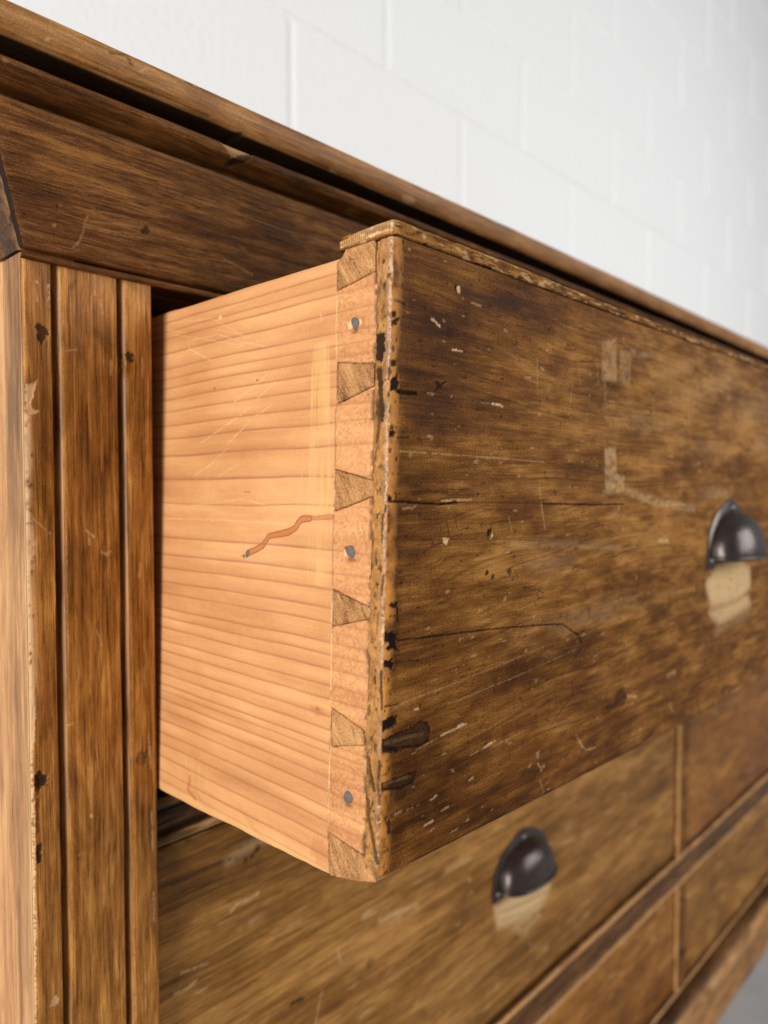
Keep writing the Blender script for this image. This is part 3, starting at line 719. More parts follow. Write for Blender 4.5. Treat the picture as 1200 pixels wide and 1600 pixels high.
def wood(name, dark, mid, light, axis='X', pale=(0.60, 0.40, 0.20), black=(0.014, 0.009, 0.007), ring=(0.30, 0.13, 0.05),
         stain=(0.30, 0.12, 0.04), rub=(0.66, 0.40, 0.16), rough=0.40, bump=0.5, g=1.0, contrast=1.0, mott=0.9, cross=0.0, seed=0.0, speck=0.5, spec=0.5, turn=0.0, fleck=0.045, pores=0.0):
    m = bpy.data.materials.new(name)
    m.use_nodes = True
    nt = m.node_tree
    L = nt.links.new
    b = nt.nodes['Principled BSDF']
    tc = nn(nt, 'ShaderNodeTexCoord')
    ob = mapped(nt, tc.outputs['Object'], (1, 1, 1), rot=(turn, 0, 0), loc=(seed, seed * 1.7, seed * 0.6))
    st = {'X': (0.05, 1, 1), 'Y': (1, 0.05, 1), 'Z': (1, 1, 0.05 if not turn else 0.3)}[axis]
    st2 = {'X': (fleck, 1, 1), 'Y': (1, fleck, 1), 'Z': (1, 1, fleck)}[axis]
    st3 = {'X': (0.3, 1, 1), 'Y': (1, 0.3, 1), 'Z': (1, 1, 0.3)}[axis]
    crs = {'X': (1, 1, 0.04), 'Y': (1, 1, 0.04), 'Z': (0.04, 1, 1)}[axis]
    v1 = mapped(nt, ob, st)
    v2 = mapped(nt, ob, st2)
    v3 = mapped(nt, ob, st3)
    n1 = noise(nt, v1, 300 * g, 6, 0.65, 0.5)      # streaks of grain
    n2 = noise(nt, v2, 1500 * g, 4, 0.65)           # fine fibres
    n3 = noise(nt, v3, 85 * g, 8, 0.68, 0.4)      # blotches in the stain
    n4 = noise(nt, ob, 2200, 3, 0.7)               # dust-size speckle
    at = {k: nn(nt, 'ShaderNodeAttribute', attribute_name=k).outputs['Fac'] for k in ('dark', 'pale', 'tone', 'stain', 'rub', 'ring', 'gloss')}
    s = mth(nt, 'MULTIPLY_ADD', mth(nt, 'SUBTRACT', n1, 0.5), 0.95 * contrast, 0.5)
    s = mth(nt, 'MULTIPLY_ADD', mth(nt, 'SUBTRACT', n2, 0.5), 0.8 * contrast, s)
    s = mth(nt, 'MULTIPLY_ADD', mth(nt, 'SUBTRACT', n3, 0.5), 1.25 * mott, s)
    s = mth(nt, 'MULTIPLY_ADD', mth(nt, 'SUBTRACT', n4, 0.5), 0.7 * speck, s)
    if cross:
        n5 = noise(nt, mapped(nt, ob, crs), 1500, 3, 0.65)
        s = mth(nt, 'MULTIPLY_ADD', mth(nt, 'SUBTRACT', n5, 0.5), cross, s)
    s = mth(nt, 'MULTIPLY_ADD', at['tone'], 0.42, s)
    cr = nn(nt, 'ShaderNodeValToRGB')
    e = cr.color_ramp.elements
    e[0].position, e[0].color = 0.08, (*dark, 1)
    e[1].position, e[1].color = 0.92, (*light, 1)
    x = e.new(0.5)
    x.color = (*mid, 1)
    L(s, cr.inputs[0])
    c = cr.outputs[0]
    if pores:
        pv = mapped(nt, ob, {'X': (0.06, 1, 1), 'Y': (1, 0.06, 1), 'Z': (1, 1, 0.06)}[axis], loc=(0.7, 0.3, 0.9))
        n6 = noise(nt, pv, 1300 * g, 2, 0.5)
        pf = mth(nt, 'MULTIPLY', mth(nt, 'SUBTRACT', n6, 0.57), 9.0, clamp=True)
        c = mixc(nt, mth(nt, 'MULTIPLY', pf, pores), c, tuple(q * 0.45 for q in dark))
    c = mixc(nt, at['ring'], c, ring)
    c = mixc(nt, at['rub'], c, rub)
    stn = mixc(nt, n1, tuple(q * 0.8 for q in stain), tuple(min(1, q * 1.25) for q in stain))
    c = mixc(nt, at['stain'], c, stn)
    pl = mixc(nt, mth(nt, 'MULTIPLY_ADD', n2, 0.6, mth(nt, 'MULTIPLY', n1, 0.4)), tuple(q * 0.72 for q in pale), tuple(min(1, q * 1.2) for q in pale))
    c = mixc(nt, at['pale'], c, pl)
    c = mixc(nt, at['dark'], c, black)
    L(c, b.inputs['Base Color'])
    r = mth(nt, 'MULTIPLY_ADD', n3, 0.35, rough - 0.16)
    r = mth(nt, 'MULTIPLY_ADD', at['pale'], 0.2, r)
    r = mth(nt, 'MULTIPLY_ADD', n4, 0.12, r, clamp=True)
    L(r, b.inputs['Roughness'])
    r = mth(nt, 'MULTIPLY_ADD', at['gloss'], -0.28, r, clamp=True)
    L(r, b.inputs['Roughness'])
    L(mth(nt, 'MULTIPLY', mth(nt, 'SUBTRACT', 1.0, mth(nt, 'MULTIPLY', at['dark'], 0.75)), mth(nt, 'MULTIPLY_ADD', at['gloss'], 0.4, spec)), b.inputs['Specular IOR Level'])
    h = mth(nt, 'MULTIPLY_ADD', n2, 0.5, mth(nt, 'MULTIPLY', n1, 0.5))
    h = mth(nt, 'MULTIPLY_ADD', n4, 0.5, h)
    bp = nn(nt, 'ShaderNodeBump')
    bp.inputs['Strength'].default_value = bump
    bp.inputs['Distance'].default_value = 0.00035
    L(h, bp.inputs['Height'])
    L(bp.outputs[0], b.inputs['Normal'])
    return m


def plain(name, base, rough=0.5, metal=0.0, var=0.15, scale=200, bump=0.2, bdist=0.0003, spec=0.5):
    m = bpy.data.materials.new(name)
    m.use_nodes = True
    nt = m.node_tree
    b = nt.nodes['Principled BSDF']
    g = nn(nt, 'ShaderNodeNewGeometry')
    n = noise(nt, g.outputs['Position'], scale, 5, 0.6)
    c = mixc(nt, n, tuple(max(0, q * (1 - var)) for q in base), tuple(min(1, q * (1 + var)) for q in base))
    nt.links.new(c, b.inputs['Base Color'])
    b.inputs['Roughness'].default_value = rough
    b.inputs['Metallic'].default_value = metal
    b.inputs['Specular IOR Level'].default_value = spec
    bp = nn(nt, 'ShaderNodeBump')
    bp.inputs['Strength'].default_value = bump
    bp.inputs['Distance'].default_value = bdist
    nt.links.new(n, bp.inputs['Height'])
    nt.links.new(bp.outputs[0], b.inputs['Normal'])
    return m


BR = dict(dark=(0.05, 0.018, 0.004), mid=(0.19, 0.08, 0.02), light=(0.46, 0.23, 0.075), spec=0.18)
M_front = wood('stained_drawer_front', axis='X', cross=0.2, speck=1.8, mott=0.85, contrast=0.58, fleck=0.02, pores=0.38, ring=(0.055, 0.017, 0.003), rough=0.46, seed=0.3, spec=0.05, dark=(0.046, 0.013, 0.002), mid=(0.172, 0.063, 0.010), light=(0.43, 0.195, 0.048), stain=(0.48, 0.19, 0.038), pale=(0.68, 0.45, 0.23))
M_lap = wood('drawer_edge', axis='Z', dark=(0.09, 0.035, 0.012), mid=(0.30, 0.14, 0.05), light=(0.55, 0.32, 0.14), seed=1.1, speck=0.8)
M_pine = wood('bare_pine_side', axis='Y', dark=(0.38, 0.155, 0.056), mid=(0.54, 0.25, 0.094), light=(0.66, 0.345, 0.145), rough=0.5, bump=0.25, contrast=0.3, mott=0.6, speck=1.0, pale=(0.74, 0.47, 0.24), ring=(0.30, 0.108, 0.038), stain=(0.31, 0.080, 0.018), rub=(0.64, 0.36, 0.13), seed=2.0, spec=0.25)
M_end = wood('end_grain', axis='Z', dark=(0.07, 0.026, 0.008), mid=(0.36, 0.165, 0.056), light=(0.56, 0.30, 0.12), contrast=0.9, mott=1.3, speck=2.2, bump=1.0, g=1.3, rough=0.6, turn=0.6, seed=3.3, spec=0.2)
M_stile = wood('stained_upright', axis='Z', dark=(0.068, 0.020, 0.003), mid=(0.29, 0.108, 0.018), light=(0.60, 0.285, 0.066), rough=0.36, spec=0.2, pale=(0.62, 0.37, 0.19), seed=4.1, contrast=1.35, speck=1.1, fleck=0.012, g=1.25, pores=0.5)
M_rail = wood('stained_rail', axis='X', seed=5.2, rough=0.36, **BR)
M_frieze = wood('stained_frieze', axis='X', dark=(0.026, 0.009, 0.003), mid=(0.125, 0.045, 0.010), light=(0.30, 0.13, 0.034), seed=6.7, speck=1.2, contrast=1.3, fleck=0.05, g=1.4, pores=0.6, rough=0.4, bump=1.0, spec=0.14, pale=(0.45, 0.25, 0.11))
M_board = wood('worn_top_edge', axis='X', dark=(0.11, 0.040, 0.010), mid=(0.31, 0.135, 0.038), light=(0.56, 0.29, 0.10), seed=7.7, rough=0.38, spec=0.22, contrast=1.05, speck=1.2, pores=0.2)
M_low = wood('stained_lower_front', axis='X', dark=(0.05, 0.018, 0.003), mid=(0.205, 0.087, 0.017), light=(0.46, 0.225, 0.062), seed=8.4, mott=0.9, contrast=0.95, fleck=0.02, pores=0.3, rough=0.45, spec=0.15)
M_red = wood('reddish_lower_front', axis='X', dark=(0.06, 0.019, 0.004), mid=(0.20, 0.074, 0.012), light=(0.40, 0.175, 0.04), seed=9.4, rough=0.45, spec=0.15)
M_side = wood('chest_side_wood', axis='Z', dark=(0.14, 0.055, 0.018), mid=(0.33, 0.150, 0.056), light=(0.52, 0.275, 0.115), contrast=1.2, pores=0.35, speck=1.2, spec=0.12, seed=10.4, rough=0.4)
M_metal = plain('bronzed_iron', (0.050, 0.036, 0.031), 0.27, 0.6, 0.55, 140, 0.5, 0.0006)
M_rivet = plain('worn_rivet', (0.16, 0.14, 0.13), 0.35, 0.8, 0.3, 300)
M_nail = plain('dull_nail', (0.10, 0.088, 0.078), 0.65, 0.0, 0.6, 900, 0.8)
M_block = plain('white_wall_paint', (0.80, 0.81, 0.81), 0.5, 0.0, 0.02, 90, 0.45, 0.004)
M_floor = plain('grey_concrete', (0.33, 0.34, 0.35), 0.6, 0.0, 0.3, 14, 0.3, 0.002)

# ------------------------------------------------------------------ floor and wall
fl = mesh_obj('floor', [(-4, -5, 0), (8, -5, 0), (8, 0.62, 0), (-4, 0.62, 0)], [(0, 1, 2, 3)], M_floor, smooth=False)
fl['kind'] = 'structure'

WY = 0.578
wall = thing('block_wall', (1.5, WY, 0), 'white painted concrete block wall behind the brown chest of drawers', 'wall')
box_obj('mortar', (-1.2, WY + 0.0048, 0.001), (5.6, WY + 0.1, 2.95), M_block, wall)
BW, BH, ch, jt = 0.3985, 0.1905, 0.0055, 0.0045


def block_mesh():
    w, h = BW / 2 - jt / 2, BH / 2 - jt / 2
    V, rings = [], [((w, h), 0.02), ((w, h), 0.0046), ((w - ch * 0.35, h - ch * 0.35), 0.0013), ((w - ch, h - ch), 0.0)]
    for (a, c), y in rings:
        V += [(-a, y, -c), (a, y, -c), (a, y, c), (-a, y, c)]
    F = [(12, 13, 14, 15)]
    for k in range(3):
        for i in range(4):
            j = (i + 1) % 4
            F.append((k * 4 + i, k * 4 + j, k * 4 + 4 + j, k * 4 + 4 + i))
    me = bpy.data.meshes.new('block')
    me.from_pydata(V, [], F)
    me.materials.append(M_block)
    return me


bm_block = block_mesh()
rng = np.random.default_rng(4)
for r in range(15):
    zc = 1.0175 + BH * (r - 5) + BH / 2
    for c in range(-4, 13):
        xc = (0.5385 if r % 2 else 0.7385) + BW * (c + 0.5) - BW
        if r < 1 and zc - BH / 2 < 0:
            continue
        if xc < -1.0 or xc > 5.4:
            continue
        o = bpy.data.objects.new('block', bm_block)
        col.objects.link(o)
        o.parent = wall
        o.location = (xc - 1.5, rng.uniform(-0.0004, 0.0004), zc)
        o.rotation_euler = (rng.uniform(-0.002, 0.002), 0, rng.uniform(-0.0015, 0.0015))

# ------------------------------------------------------------------ the chest
chest = thing('chest_of_drawers', (0.54, 0.25, 0), 'long antique brown pine chest of drawers with fluted corner post and moulded top', 'chest of drawers')
XL, XR = -0.0505, 1.1335


def sag(x):
    return -0.0055 * (np.clip(x, 0, 1.2) / 0.7) ** 1.6


# --- fluted corner post: one section wrapped round the corner
def flute(x):
    d = np.zeros_like(x)
    for x0 in (-41.0, -17.2):
        t = (x - x0) / 5.0
        inn = (t > 0) & (t < 1)
        s = np.clip((t - 0.42) / 0.58, 0, 1)
        prof = np.where(t < 0.05, -3.4 * t / 0.05, np.where(t < 0.42, -3.4, -3.4 + 3.4 * np.sqrt(np.clip(1 - (1 - s) ** 2, 0, 1)) * 1.0))
        d = np.where(inn, prof, d)
    return d


cols = np.arange(-50.5, -3.0 + 0.01, 0.22)
zrow = np.concatenate([np.linspace(0.045, 0.33, 60)[:-1], np.arange(0.33, 0.6135, 0.00045), [0.6135]]) * 1000
U, V = np.meshgrid(cols, zrow)
at, dep = apply_marks(U, V, STILE, 0.25, 0.4, 11)
wob = (fbm(U * 0.05 + 3, V * 0.012, 3, 5) - 0.5) * 0.5
r0 = 1.4
edge = np.where(U < -50.5 + r0, -(r0 - np.sqrt(np.clip(r0 ** 2 - (U + 50.5 - r0) ** 2, 0, None))), 0)
edge = edge + np.where(U > -3.9, -(0.9 - np.sqrt(np.clip(0.81 - (U + 3.9) ** 2, 0, None))), 0)
Dp = flute(U + (fbm(V * 0.02, U * 0, 2, 3) - 0.5) * 0.5) + edge + dep + wob * 0.3
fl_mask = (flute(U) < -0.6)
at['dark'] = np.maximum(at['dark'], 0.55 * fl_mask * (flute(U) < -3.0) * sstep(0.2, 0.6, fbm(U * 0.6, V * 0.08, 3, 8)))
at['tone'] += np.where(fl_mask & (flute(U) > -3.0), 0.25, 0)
knob = np.exp(-(((U + 15.0) / 1.6) ** 2 + ((V - 580.0) / 3.2) ** 2))
Dp = Dp + 3.0 * knob
at['dark'] = np.maximum(at['dark'], 0.5 * knob)
Pm = np.stack([U, -Dp, V], -1) / 1000
M = Multi()
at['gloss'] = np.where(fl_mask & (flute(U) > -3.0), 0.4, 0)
at['pale'] = np.maximum(at['pale'], 0.3 * fl_mask * (flute(U) > -1.6) * sstep(0.3, 0.6, fbm(U * 0.5, V * 0.05, 3, 18)))  # highlight along the flute beads, painted pale into their crests
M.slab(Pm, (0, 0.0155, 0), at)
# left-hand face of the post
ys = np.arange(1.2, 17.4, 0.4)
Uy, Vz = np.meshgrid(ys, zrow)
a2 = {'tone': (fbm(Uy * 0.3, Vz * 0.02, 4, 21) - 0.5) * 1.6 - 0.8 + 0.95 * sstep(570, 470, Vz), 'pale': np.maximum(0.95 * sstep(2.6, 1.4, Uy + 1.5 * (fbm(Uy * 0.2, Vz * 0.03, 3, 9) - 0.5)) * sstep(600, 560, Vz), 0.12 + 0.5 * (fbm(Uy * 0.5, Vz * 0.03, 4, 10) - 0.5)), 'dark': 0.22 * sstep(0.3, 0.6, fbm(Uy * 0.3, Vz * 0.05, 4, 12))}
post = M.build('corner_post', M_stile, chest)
M = Multi()
M.slab(np.stack([np.full_like(Uy, -50.5 - 0.05), Uy, Vz], -1) / 1000, (0.0012, 0, 0), a2)
M.build('post_side', M_side, chest)

M = Multi()
yy = np.concatenate([np.arange(17.6, 40, 0.6), np.linspace(40, 498, 30)])
Uy, Vz = np.meshgrid(yy, np.linspace(5, 614, 300))
dip = -1.1 * np.exp(-((Uy - 17.6) / 0.7) ** 2)
M.slab(np.stack([-50.4 - dip, Uy, Vz], -1) / 1000, (0.018, 0, 0), {'tone': (fbm(Uy * 0.1, Vz * 0.015, 4, 31) - 0.5) * 1.0 + 0.4, 'dark': 0.8 * np.exp(-((Uy - 17.6) / 0.5) ** 2)})
M.build('side_panel', M_side, chest)
box_obj('side_panel', (XR - 0.02, 0.0, 0.005), (XR, 0.498, 0.614), M_side, chest)
box_obj('back_panel', (XL + 0.02, 0.482, 0.01), (XR - 0.021, 0.498, 0.612), M_rail, chest)
box_obj('corner_post', (1.0865, 0.0, 0.045), (XR - 0.021, 0.024, 0.6135), M_stile, chest)

# --- flared frieze under the top, mitred at the corner, with its return down the side
KF = 0.42
zf = np.arange(614.0, 653.3, 0.33)
tx = np.concatenate([graded(0, 330, 0.36, 0.002), np.linspace(345, 1190, 40)])
Tm, Zm = np.meshgrid(tx, zf)
o_f = 3.0 + KF * (Zm - 614.0)
Xm = XL * 1000 + 2.6 - o_f * np.clip(1 - Tm / 60, 0, 1) + Tm
at, dep = apply_marks(Xm, Zm, FRIEZE, 0.25, 0.35, 41)
lowr = -(1.0 - np.sqrt(np.clip(1 - np.clip(1 - (Zm - 614) / 1.0, 0, 1) ** 2, 0, 1)))
lft = -0.9 * np.exp(-Tm / 0.8)
rel = dep + lowr + lft + (fbm(Xm * 0.02, Zm * 0.5, 3, 44) - 0.5) * 0.25
at['pale'] = np.maximum(at['pale'], 0.35 * np.exp(-((Zm - 652.7) / 0.5) ** 2) * fbm(Xm * 0.2, Zm, 3, 3))
M = Multi()
at['dark'][:, 0] = 0.95
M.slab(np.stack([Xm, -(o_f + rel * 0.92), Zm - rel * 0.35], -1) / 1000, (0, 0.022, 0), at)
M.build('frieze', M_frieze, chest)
yt = np.concatenate([np.arange(0, 60, 0.7), np.linspace(65, 500, 20)])
Tm, Zm = np.meshgrid(yt, np.arange(614.0, 653.3, 0.7))
o_f = 3.0 + KF * (Zm - 614.0)
Ym = -o_f * np.clip(1 - Tm / 60, 0, 1) + Tm + 3.6
M = Multi()
a3 = {'pale': 0.55 * np.exp(-Tm / 1.2) * sstep(0.35, 0.6, fbm(Tm * 0.5, Zm * 0.4, 3, 5)), 'tone': (fbm(Tm * 0.1, Zm * 0.3, 3, 6) - 0.5) * 1.4 - 0.55}
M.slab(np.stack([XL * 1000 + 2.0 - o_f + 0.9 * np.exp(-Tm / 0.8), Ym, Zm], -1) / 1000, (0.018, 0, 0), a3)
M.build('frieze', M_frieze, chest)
# thin bead where the frieze meets the post
tb = np.linspace(-0.0512, XR, 200)
ang = np.linspace(-0.2, math.pi * 0.75, 9)
A, T = np.meshgrid(ang, tb, indexing='ij')
M = Multi()
M.add(np.stack([T, -0.0004 - 0.0013 * np.sin(A), 0.6124 - 0.0013 * np.cos(A)], -1), (0, -1, -0.3), {'tone': (fbm(T * 200, A, 3, 2) - 0.5)})
M.build('bead', M_frieze, chest)
box_obj('top_rail', (-0.0029, 0.0215, 0.6132), (1.086, 0.04, 0.64), M_frieze, chest)


# --- cornice moulding and top board: sections swept round the corner
def sweep(prof, name, mat, seed, table=None, coordz=True, out_y=-1):
    o = np.array([p[0] for p in prof])
    z = np.array([p[1] for p in prof])
    n = 1 + int(sum(math.hypot(o[i + 1] - o[i], z[i + 1] - z[i]) for i in range(len(o) - 1)) / 0.33)
    s = np.concatenate([[0], np.cumsum(np.hypot(np.diff(o), np.diff(z)))])
    q = np.linspace(0, s[-1], n)
    o, z = np.interp(q, s, o), np.interp(q, s, z)
    for _ in range(2):
        o[1:-1] = (o[:-2] + 2 * o[1:-1] + o[2:]) / 4
        z[1:-1] = (z[:-2] + 2 * z[1:-1] + z[2:]) / 4
    tx = np.concatenate([graded(0, 420, 0.45, 0.002), np.linspace(435, 1184 + 50, 40)])
    T, O = np.meshgrid(tx, o)
    _, Z = np.meshgrid(tx, z)
    X = XL * 1000 - O * np.clip(1 - T / 80, 0, 1) + T
    Q = np.meshgrid(tx, q)[1]
    if table:
        at, dep = apply_marks(X, Z, table, 0.3, 0.4, seed)
    else:
        at, dep = {'tone': np.zeros_like(X)}, np.zeros_like(X)
    at['tone'] = at['tone'] + (fbm(X * 0.03, Q * 0.25, 4, seed) - 0.5) * 0.8
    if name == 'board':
        at['dark'] = np.maximum(at.get('dark', 0 * X), 0.9 * sstep(16.6, 15.2, Q))  # shade of the slot painted dark onto the board's underside
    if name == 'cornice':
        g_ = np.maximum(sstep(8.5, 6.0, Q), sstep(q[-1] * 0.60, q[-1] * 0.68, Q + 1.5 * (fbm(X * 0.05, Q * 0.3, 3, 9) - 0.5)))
        at['dark'] = np.maximum(at.get('dark', 0 * X), 0.8 * g_ * sstep(0.2, 0.5, fbm(X * 0.06, Q * 0.4, 4, 8)))  # dark finish in both recesses, deepened with painted shade for the slot above
    rel = dep + (fbm(X * 0.025, Q * 0.2, 3, seed + 1) - 0.5) * 0.5
    P = np.stack([X, -O, Z + sag(X / 1000) * 1000], -1) / 1000
    nm = grid_normals(P)
    if (nm * np.array([0, -1, 0])).sum(2).mean() < 0:
        nm = -nm
    P = P + nm * rel[..., None] / 1000
    M = Multi()
    M.add(P, (0, -1, 0), at)
    ty = np.concatenate([np.arange(0, 60, 2.0), np.linspace(65, 560, 20)])
    T2, O2 = np.meshgrid(ty, o)
    _, Z2 = np.meshgrid(ty, z)
    M.add(np.stack([XL * 1000 - O2, -O2 * np.clip(1 - T2 / 80, 0, 1) + T2, Z2], -1) / 1000, (-1, 0, 0), {'tone': (fbm(T2 * 0.05, Z2 * 0.3, 3, seed) - 0.5)})
    return M, o, z


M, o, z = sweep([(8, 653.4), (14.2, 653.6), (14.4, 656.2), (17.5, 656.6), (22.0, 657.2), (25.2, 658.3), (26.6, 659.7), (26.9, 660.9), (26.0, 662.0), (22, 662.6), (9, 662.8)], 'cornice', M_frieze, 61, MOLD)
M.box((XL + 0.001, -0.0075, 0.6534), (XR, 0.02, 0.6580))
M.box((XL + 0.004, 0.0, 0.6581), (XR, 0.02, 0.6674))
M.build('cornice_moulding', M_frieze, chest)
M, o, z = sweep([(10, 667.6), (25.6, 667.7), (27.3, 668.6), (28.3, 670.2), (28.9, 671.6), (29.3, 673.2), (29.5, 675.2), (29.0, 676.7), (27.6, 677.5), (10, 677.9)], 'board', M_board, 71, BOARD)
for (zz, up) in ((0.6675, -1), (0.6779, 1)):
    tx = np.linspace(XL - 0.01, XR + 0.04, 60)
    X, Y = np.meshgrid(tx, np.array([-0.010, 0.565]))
    M.add(np.stack([X, Y, zz + sag(X)], -1), (0, 0, up), {'dark': np.full(X.shape, 0.85 if up < 0 else 0.0)})  # underside carries the same painted shade
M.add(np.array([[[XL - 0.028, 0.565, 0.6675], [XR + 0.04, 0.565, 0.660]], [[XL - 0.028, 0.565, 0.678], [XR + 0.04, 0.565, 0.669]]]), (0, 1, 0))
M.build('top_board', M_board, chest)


# --- rails and dividers between the drawers, with beaded edges
def beaded(w, n=26):
    """relief across a strip of width w (mm): a bead at each edge, a sunk flat between"""
    x = np.linspace(0, w, n)
    d = np.full(n, -1.6)
    for c in (2.6, w - 2.6):
        d = np.maximum(d, -1.6 + np.sqrt(np.clip(2.6 ** 2 - (x - c) ** 2, 0, None)) - 0.2)
    return x, d


def rail(z0, z1, y, name, mat, seed, x0=-0.003, x1=1.0865, under_shade=0.0):
    x, d = beaded((z1 - z0) * 1000)
    tx = np.concatenate([np.linspace(x0, 0.35, 220)[:-1], np.linspace(0.35, x1, 160)])
    X, Z = np.meshgrid(tx, x)
    D = np.meshgrid(tx, d)[1]
    n = fbm(X * 40, Z * 0.4, 4, seed)
    at = {'tone': (n - 0.5) * 1.3 + np.where(D > 0, 0.9, -0.5), 'dark': np.clip(np.where(D < -1.0, 0.3, 0) * sstep(0.3, 0.6, n) + under_shade * sstep(0.35, 0.55, fbm(X * 30, Z * 0.5, 4, seed + 8)), 0, 1), 'pale': 0.5 * sstep(0.58, 0.7, fbm(X * 90, Z * 0.8, 3, seed + 4)) * (D > 0)}
    M = Multi()
    M.slab(np.stack([X, y - D / 1000, z0 + Z / 1000], -1), (0, 0.03, 0), at)
    return M.build(name, mat, chest)


rail(0.3885, 0.4090, 0.0045, 'rail', M_rail, 81, under_shade=0.75)  # shade below the open drawer painted into this rail's colour
rail(0.1560, 0.1855, 0.0045, 'rail', M_rail, 82)
rail(0.0400, 0.0560, 0.0045, 'rail', M_rail, 83)


def divider(z0, z1, x0, x1, y, seed):
    x, d = beaded((x1 - x0) * 1000)
    Z, X = np.meshgrid(np.linspace(z0, z1, 160), x)
    D = np.meshgrid(np.linspace(z0, z1, 160), d)[1]
    n = fbm(Z * 60, X * 0.4, 4, seed)
    at = {'tone': (n - 0.5) * 1.2 + np.where((D > 0) & (X < 9), 1.3, -0.4)}
    M = Multi()
    M.slab(np.stack([x0 + X / 1000, y - D / 1000, Z], -1), (0, 0.03, 0), at)
    return M.build('divider', M_rail, chest)


divider(0.1858, 0.3882, 0.5290, 0.5530, 0.0050, 91)
divider(0.0563, 0.1557, 0.5290, 0.5530, 0.0050, 92)
divider(0.4093, 0.6094, 0.5290, 0.5530, 0.0050, 93)

# --- plinth
tx = np.concatenate([np.linspace(XL - 0.012, XR + 0.012, 300)])
pr = [(12.0, 0.5), (12.2, 40.5), (11.6, 43.0), (10.0, 44.2), (8.5, 45.5), (6.5, 47.5), (3.0, 50.5), (-2.0, 51.0), (-4.2, 51.2)]
O = np.array([p[0] for p in pr])
Z = np.array([p[1] for p in pr])
zz = np.concatenate([np.linspace(0.5, 40, 14), Z[1:]])
oo = np.interp(zz, Z, O)
X, OO = np.meshgrid(tx, oo)
ZZ = np.meshgrid(tx, zz)[1]
n = fbm(X * 25, ZZ * 0.2, 4, 95)
M = Multi()
M.add(np.stack([X, -OO / 1000, ZZ / 1000], -1), (0, -1, 0.2), {'tone': (n - 0.5) * 1.3 + np.where(ZZ > 46, -0.5, 0.3), 'pale': 0.5 * sstep(0.55, 0.7, fbm(X * 50, ZZ * 0.5, 3, 96)) * np.exp(-((ZZ - 43) / 2.5) ** 2), 'dark': 0.5 * np.exp(-((ZZ - 50.5) / 2.0) ** 2)})
M.box((XL - 0.0118, -0.004, 0.001), (XR + 0.0118, 0.49, 0.039))
M.build('plinth', M_rail, chest)


# ------------------------------------------------------------------ drawers
def cup_pull(parent, x, y, z, w=1.0):
    """iron bin pull: flange plate, bulging hood open at the bottom, rolled lip, rivets"""
    a, b, c = 0.0300 * w, 0.0255 * w, 0.0165 * w
    al = np.linspace(0, math.pi, 37)
    be = np.linspace(0.02, math.pi / 2, 15)
    Bm, Am = np.meshgrid(be, al, indexing='ij')
    # hood: quarter ellipsoid a little pinched towards its crown
    sx = a * np.cos(Am)
    zz = b * np.sin(Am) ** 0.9 * np.cos(Bm)
    yy = -c * np.sin(Am) ** 0.75 * np.sin(Bm) ** 0.85
    P = np.stack([sx, yy - 0.0012, zz], -1)
    M = Multi()
    M.add(P, (0, -1, 0.3))
    th = 0.0014
    P2 = np.stack([sx * 0.95, yy * 0.93 - 0.0010, zz * 0.94], -1)
    M.add(P2, (0, 1, -0.3))
    # flange
    t = np.linspace(0, 1, 5)
    Tm, Am2 = np.meshgrid(t, al, indexing='ij')
    ra, rb = a * 0.97 + 0.0062 * w * Tm, b * 0.95 + 0.0062 * w * Tm
    pinch = 1 + 0.07 * np.exp(-((Am2 - math.pi / 2) / 0.22) ** 2) * Tm
    fy = -0.0016 + 0.0012 * Tm ** 3
    M.add(np.stack([ra * np.cos(Am2), fy, rb * np.sin(Am2) ** 0.9 * pinch], -1), (0, -1, 0))
    rim = np.stack([np.stack([ra[-1] * np.cos(al), fy[-1], rb[-1] * np.sin(al) ** 0.9 * pinch[-1]], -1), np.stack([ra[-1] * np.cos(al), fy[-1] * 0 + 0.0006, rb[-1] * np.sin(al) ** 0.9 * pinch[-1]], -1)])
    M.add(rim, (0, 0, 1))
    for sgn in (-1, 1):      # little feet of the flange
        x0, x1 = sgn * a * 0.90, sgn * (a * 0.97 + 0.0062 * w)
        M.box((min(x0, x1), -0.0016, -0.0055 * w), (max(x0, x1), 0.0006, 0.0003))
    me_org = Multi()
    o = M.build('cup_pull', M_metal, None)
    o.parent = parent
    o.location = np.array((x, y, z)) - origin(parent)
    # rolled lip
    lip = np.stack([sx[-1], yy[-1] - 0.0012, zz[-1] * 0], -1)
    k = 10
    ang = np.linspace(0, 2 * math.pi, k)
    tan = np.gradient(lip, axis=0)
    tan /= np.linalg.norm(tan, axis=1, keepdims=True)
    n1 = np.cross(tan, [0, 0, 1.0])
    ring = lip[None] + 0.0013 * (np.cos(ang)[:, None, None] * n1[None] + np.sin(ang)[:, None, None] * np.array([0, 0, 1.0]))
    M2 = Multi()
    M2.add(ring, (0, -1, 0))
    lo = M2.build('lip', M_metal, None)
    lo.parent = o
    for (rx, rz) in ((-a * 1.04, -0.001), (0.0, b * 1.07), (a * 1.04, -0.001)):
        u = np.linspace(0, math.pi / 2, 5)
        p = np.linspace(0, 2 * math.pi, 11)
        Um, Pm_ = np.meshgrid(u, p, indexing='ij')
        rr = 0.0021 * w
        M3 = Multi()
        M3.add(np.stack([rr * np.cos(Um) * np.cos(Pm_), -0.0015 - rr * 0.7 * np.sin(Um), rr * np.cos(Um) * np.sin(Pm_)], -1), (0, -1, 0))
        ro = M3.build('rivet', M_rivet, None)
        ro.parent = o
        ro.location = (rx, 0, rz)
    return o


